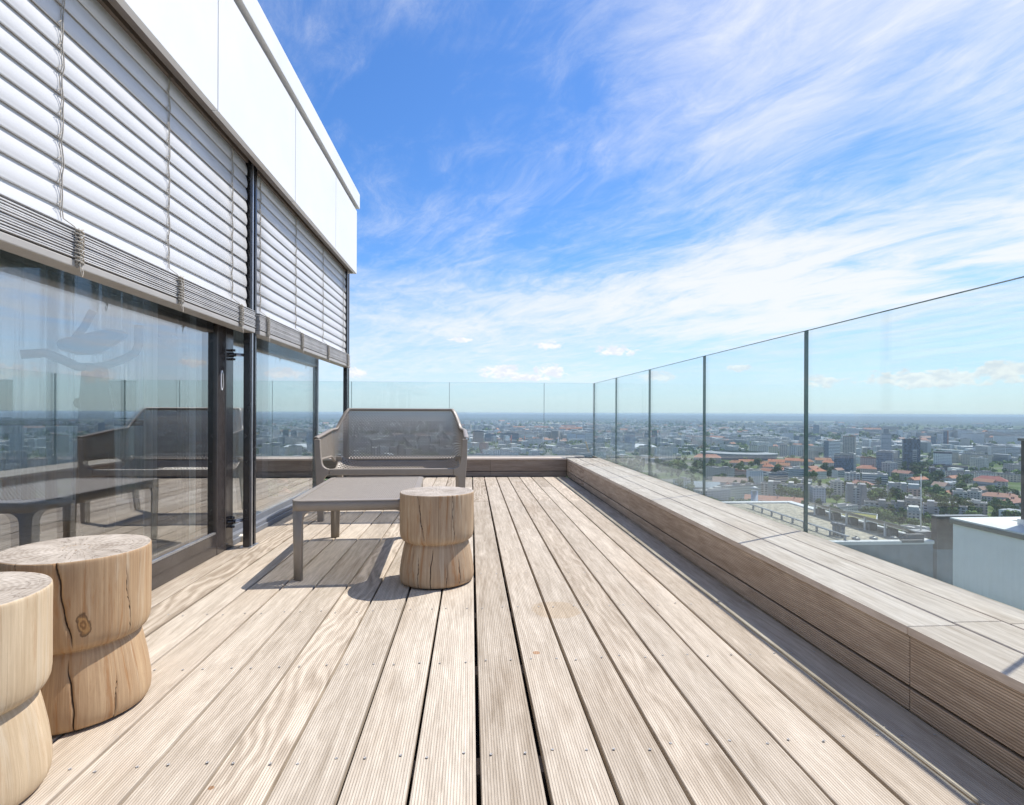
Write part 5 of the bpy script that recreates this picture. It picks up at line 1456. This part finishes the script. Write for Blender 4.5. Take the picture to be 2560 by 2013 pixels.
me = bpy.data.meshes.new("distant_trees"); bm.to_mesh(me); bm.free()
o = link("distant_trees", me, [L_mid, L_dark, L_mid]); tag(o, kind='stuff')

# ---- streets, lawn, car park, airfield
def slab(name, px, z, mat):
    mb = MB(); mb.face([(gp(u, v).x, gp(u, v).y, GZ + z) for u, v in px]); o = mb.build(name, mat); tag(o, kind='structure'); return o
M_asph = plain("asphalt", (.13, .13, .135), .9, var=.15, scale=.05); M_lawn = plain("lawn", (.11, .15, .045), .95, var=.2, scale=.05); M_dry = plain("dry_grass", (.30, .27, .15), .95, var=.2, scale=.004)
slab("car_park", [(2270, 1226), (2272, 1200), (2322, 1196), (2360, 1206), (2368, 1222)], .3, M_asph)
slab("lawn", [(2268, 1236), (2276, 1224), (2372, 1226), (2362, 1236)], .5, M_lawn)
slab("road", [(2268, 1246), (2300, 1238), (2420, 1226), (2560, 1231), (2560, 1236), (2420, 1231), (2302, 1246), (2275, 1256)], .6, M_asph)
slab("road", [(2000, 1300), (2040, 1252), (2072, 1204), (2080, 1204), (2062, 1256), (2030, 1302)], .6, M_asph)
slab("airfield", [(1240, 1057.5), (1300, 1056.2), (1500, 1056.6), (1490, 1060), (1380, 1061), (1250, 1059.2)], 1.0, M_dry)
slab("runway", [(1285, 1058.0), (1330, 1057.8), (1335, 1058.6), (1287, 1058.8)], 1.6, plain("concrete", (.62, .6, .55), .9, var=.05))
slab("field", [(1690, 1055), (1900, 1053.5), (2100, 1054), (2080, 1056), (1880, 1057), (1720, 1057)], 1.0, M_dry)

# ---- parked cars
car_cols = [("white", (.75, .75, .75)), ("silver", (.45, .46, .48)), ("black", (.03, .03, .035)), ("red", (.35, .04, .03)), ("blue", (.05, .08, .20)), ("grey", (.2, .2, .21))]
M_carg = plain("car_glass", (.03, .035, .04), .1)
def car_mesh(col, name):
    body = MB(); body.prism([(-2.1, .25), (2.1, .25), (2.12, .62), (1.95, .78), (1.0, .88), (.5, 1.38), (-1.1, 1.42), (-1.75, .95), (-2.12, .85)], 'y', -.85, .85)
    me = body.build("body_tmp", plain("paint_" + name, col, .3, .2, var=.03))
    me = me
    return me
cars = {}
for nm, c_ in car_cols:
    o = car_mesh(c_, nm); m_ = o.data; bpy.data.objects.remove(o); cars[nm] = m_
wm = MB(); 
for x_ in (-1.3, 1.3):
    for y_ in (-.86, .86): wm.tube([(x_, y_ - .1, .33), (x_, y_ + .1, .33)], .33, 12)
wo = wm.build("wheels_tmp", M_rubber); wheels = wo.data; bpy.data.objects.remove(wo)
gm = MB(); gm.prism([(.93, .92), (.46, 1.32), (-1.05, 1.36), (-1.6, .97)], 'y', -.87, .87); go = gm.build("glass_tmp", M_carg); glass_me = go.data; bpy.data.objects.remove(go)
rnd = random.Random(3); ci = 0
rows = [((2280, 1212), (2318, 1204), 12), ((2282, 1219), (2330, 1213), 13), ((2300, 1222), (2356, 1218), 13), ((2316, 1209), (2345, 1206), 7)]
for (a, c, nn) in rows:
    for k in range(nn):
        if rnd.random() < .15: continue
        u = a[0] + (c[0] - a[0]) * k / (nn - 1); v = a[1] + (c[1] - a[1]) * k / (nn - 1); p = gp(u, v)
        nm = rnd.choice([q[0] for q in car_cols] + ["white", "silver"])
        t = empty("parked_car", (p.x, p.y, GZ + .35), rnd.choice([.4, .4 + math.pi]) + rnd.uniform(-.06, .06))
        lab = f"{nm} car parked on the asphalt by the big dark trees"; tag(t, lab, "car", lab)
        for q, me in (("body", cars[nm]), ("windows", glass_me), ("wheels", wheels)):
            o = bpy.data.objects.new(q, me); COL.objects.link(o); o.parent = t

# ================================================================== NEIGHBOURING ROOFS
M_gravel = plain("roof_gravel_pale", (.40, .355, .275), .95, var=.55, scale=2.6, bump=.05)
M_flash = plain("white_flashing", (.66, .655, .63), .5, var=.06, scale=.5)
M_gcl = plain("grey_cladding", (.86, .84, .815), .5, .0, var=.07, scale=.6)
M_mirror = plain("zinc_cladding", (.20, .235, .28), .35, .35, var=.22, scale=.9)
M_dkcl = plain("dark_cladding", (.115, .098, .088), .55, var=.3, scale=1.2)
M_capd = plain("cap_metal", (.22, .215, .21), .4, .4, var=.1)
def terrace_block():
    t = empty("roof_terrace_block", (13.4, 8, -20)); tag(t, "smooth pale grey wall with a white topped gravel roof at the lower right", "building")
    def P(mb, n, m, **k): return mb.build(n, m, t, loc=(-13.4, -8, 20), **k)
    mb = MB(); mb.box(13.42, 22, -6, 14.64, -60, -2.25); P(mb, "wall", M_gcl)
    mb = MB(); mb.box(13.36, 13.62, -6, 14.70, -2.25, -2.13); mb.box(13.62, 22, 14.44, 14.70, -2.25, -2.13); P(mb, "cap", M_capd, bevel=.01)
    mb = MB(); mb.box(13.37, 14.7, -6, 14.69, -2.129, -2.09); mb.box(14.7, 22, 14.2, 14.69, -2.129, -2.09); P(mb, "flashing", M_flash)
    mb = MB(); mb.box(14.7, 22, -6, 14.2, -2.25, -2.16); P(mb, "gravel", M_gravel)
    c = at_z(2552, 1312, -2.1)
    mb = MB(); mb.box(c.x, c.x + .9, c.y - .9, c.y, -2.16, .12); P(mb, "chimney", M_dkcl)
    mb = MB(); mb.box(c.x - .07, c.x + 1.0, c.y - 1.0, c.y + .03, .121, .19); P(mb, "chimney_cap", M_capd)
    mb = MB(); mb.box(c.x - .05, c.x + 1.0, c.y - 1.0, c.y + .05, -2.159, -1.95); P(mb, "chimney_base", M_flash)
terrace_block()
def dark_wing():
    Y = 36.6
    a = at_y(2343, 1293, Y); b_ = at_y(2343, 1374, Y); e = at_y(2400, 1293, Y)
    t = empty("dark_clad_wing", (a.x, Y, -30)); tag(t, "dark brown clad block between the lower gravel roof and the pale grey wall", "building")
    mb = MB(); mb.box(0, e.x - a.x + 2, 0, .5, b_.z + 30, a.z + 30); mb.build("wall", M_dkcl, t)
    mb = MB(); mb.box(-.04, e.x - a.x + 2.1, -.04, .54, a.z + 30, a.z + 30.07); mb.build("cap", M_capd, t)
    mb = MB(); mb.box(.05, e.x - a.x + 2, .05, .9, -50, b_.z + 30); mb.build("base_wall", M_mirror, t)
dark_wing()
def lower_roof():
    X0, X1, Y0, Y1, Z = 15.0, 32.1, 36.5, 54.0, -8.0
    t = empty("lower_gravel_roof", (X0, Y0, -60)); tag(t, "lower gravel roof wing with zinc front and white edging seen below the glass", "building")
    def P(mb, n, m, **k): return mb.build(n, m, t, loc=(-X0, -Y0, 60), **k)
    mb = MB(); mb.box(X0, X1 - .06, Y0 + .06, Y1, -100, Z - .25); P(mb, "wall", M_mirror)
    mb = MB(); mb.box(X0 + .5, X1 - .8, Y0 + .55, Y1 - .8, Z - .249, Z - .12); P(mb, "gravel", M_gravel)
    mb = MB(); mb.box(X0, X1, Y0, Y0 + .5, Z - .249, Z); mb.box(X1 - .75, X1, Y0 + .5, Y1, Z - .249, Z); mb.box(X0, X1 - .75, Y1 - .75, Y1, Z - .249, Z); P(mb, "edging", M_flash, bevel=.02)
    # solar collector table: high edge towards us, sloping down to the outer edge
    s = empty("solar_array", (30.1, 42.5, Z)); tag(s, "long tilted row of solar panels on posts over the gravel roof", "solar panels")
    M_sol = plain("solar_back", (.30, .285, .25), .35, .1, var=.12); M_bal = plain("ballast", (.16, .155, .15), .9)
    for k in range(5):
        y = -5.2 + k * 2.25
        mb = MB(); mb.prism([(-.10, .90), (1.75, .18), (1.76, .25), (-.09, .97)], 'y', y, y + 2.2); mb.build("panel", M_sol, s, bevel=.01)
    for k in range(5):
        y = -3.9 + k * 2.1
        mb = MB(); mb.box(-.06, .06, y - .06, y + .06, -.12, .85); mb.build("post", M_flash, s)
        mb = MB(); mb.box(.10, .75, y - .35, y + .35, -.12, .42); mb.build("ballast", M_bal, s, bevel=.02)
    mb = MB(); mb.box(.25, 1.5, -5.7, -5.3, -.12, .38); mb.box(-.4, 1.2, -6.05, -5.75, -.12, .06); mb.build("ballast", M_bal, s, bevel=.02)
    c = empty("cable_tray", (26.0, 42, Z)); tag(c, "long grey cable tray on stubby feet along the gravel roof", "cable tray")
    M_tray = plain("tray_grey", (.20, .22, .25), .5, .3)
    mb = MB(); mb.box(-.10, .10, -5.2, 9, .26, .33); mb.build("tray", M_tray, c)
    for k in range(9):
        mb = MB(); mb.box(-.07, .07, -4.9 + k * 1.6, -4.80 + k * 1.6, -.12, .26); mb.build("foot", M_tray, c)
    for i, (u, v) in enumerate(((2086, 1334), (2097, 1336), (2107, 1339))):
        p = at_z(u, v, Z)
        q = empty("roof_vent", (p.x, p.y, Z - .1)); tag(q, ["leftmost of three dark roof vents standing on the gravel", "middle one of three dark roof vents on the gravel", "rightmost of three dark roof vents standing on the gravel"][i], "vent", "roof vents on the gravel")
        mb = MB(); mb.tube([(0, 0, 0), (0, 0, .78)], .14, 14); mb.build("pipe", plain("vent_grey", (.16, .17, .19), .5), q)
        mb = MB(); mb.tube([(0, 0, .78), (0, 0, .86), (0, 0, .95)], [.24, .26, .16], 16); mb.build("cowl", plain("vent_dark", (.07, .08, .10), .5), q)
    p = at_z(2302, 1340, Z)
    r = empty("lightning_rod", (p.x, p.y, Z - .1)); tag(r, "thin tall lightning rod on a stack of grey blocks at the roof corner", "lightning rod")
    mb = MB(); mb.tube([(0, 0, .3), (0, 0, 4.6)], [.05, .025], 8); mb.build("mast", M_flash, r)
    for k, (w_, z0) in enumerate(((.95, 0), (.85, .17), (.6, .34))):
        mb = MB(); mb.box(-w_, w_, -.4, .4, z0, z0 + .165); mb.build("ballast_block", plain("block_grey", (.36, .36, .36), .8), r, bevel=.02)
    for i, (u, v) in enumerate(((2140, 1349), (2184, 1348), (2235, 1347), (2257, 1346))):
        p = at_z(u, v, Z); q = empty("roof_drain", (p.x, p.y, Z)); tag(q, ["first small dark lug on the white roof edging from the left", "second small dark lug on the white roof edging from the left", "third small dark lug on the white roof edging from the left", "small dark lug on the white roof edging nearest the lightning rod"][i], "roof fitting", "lugs on the roof edging")
        mb = MB(); mb.tube([(0, 0, .0), (0, 0, .10), (0, 0, .17)], [.28, .26, .16], 14); mb.build("dome", M_capd, q)
        mb = MB(); mb.tube([(0, 0, .17), (0, 0, .25)], .06, 8); mb.build("stub", M_capd, q)
lower_roof()
def green_roofs():
    g = plain("sedum", (.20, .19, .055), .95, var=.4, scale=.25)
    for (px, z, l) in (([(1880, 1282), (1925, 1259), (2016, 1268), (2016, 1284)], -24, "sedum-covered low roof with white kerb left of the thick joint"), ([(2090, 1300), (2110, 1277), (2194, 1288), (2192, 1303)], -24, "ochre-green planted roof with white kerb behind the solar panels")):
        pts = [at_z(u, v, z) for u, v in px]; c = sum(pts, Vector()) / 4
        t = empty("green_roof_hall", (c.x, c.y, GZ)); tag(t, l, "hall")
        loc = [(p.x - c.x, p.y - c.y) for p in pts]
        mb = MB(); mb.prism(loc, 'z', 0, z - GZ - .3); mb.build("wall", M_gcl, t)
        mb = MB(); mb.prism([(x * .965, y * .965) for x, y in loc], 'z', z - GZ - .299, z - GZ - .1); mb.build("planting", g, t)
        mb = MB()
        for k in range(4):
            a, b_ = loc[k], loc[(k + 1) % 4]; q0 = (b_[0] * .965, b_[1] * .965); q1 = (a[0] * .965, a[1] * .965)
            mb.prism([a, b_, q0, q1], 'z', z - GZ - .298, z - GZ + .25)
        mb.build("kerb", M_flash, t)
green_roofs()
def flue():
    p = at_z(1886, 1290, -12); t = empty("steel_flue", (p.x, p.y, -30)); tag(t, "shiny steel flue with a white cap rising behind the fourth pane", "flue")
    top_ = at_y(1886, 1217, p.y).z
    mb = MB(); mb.tube([(0, 0, 0), (0, 0, top_ + 30 - .5)], .42, 20); mb.build("pipe", M_alu, t)
    mb = MB(); mb.tube([(0, 0, top_ + 29.8), (0, 0, top_ + 30.05)], [.62, .05], 20); mb.build("cap", M_flash, t)
flue()
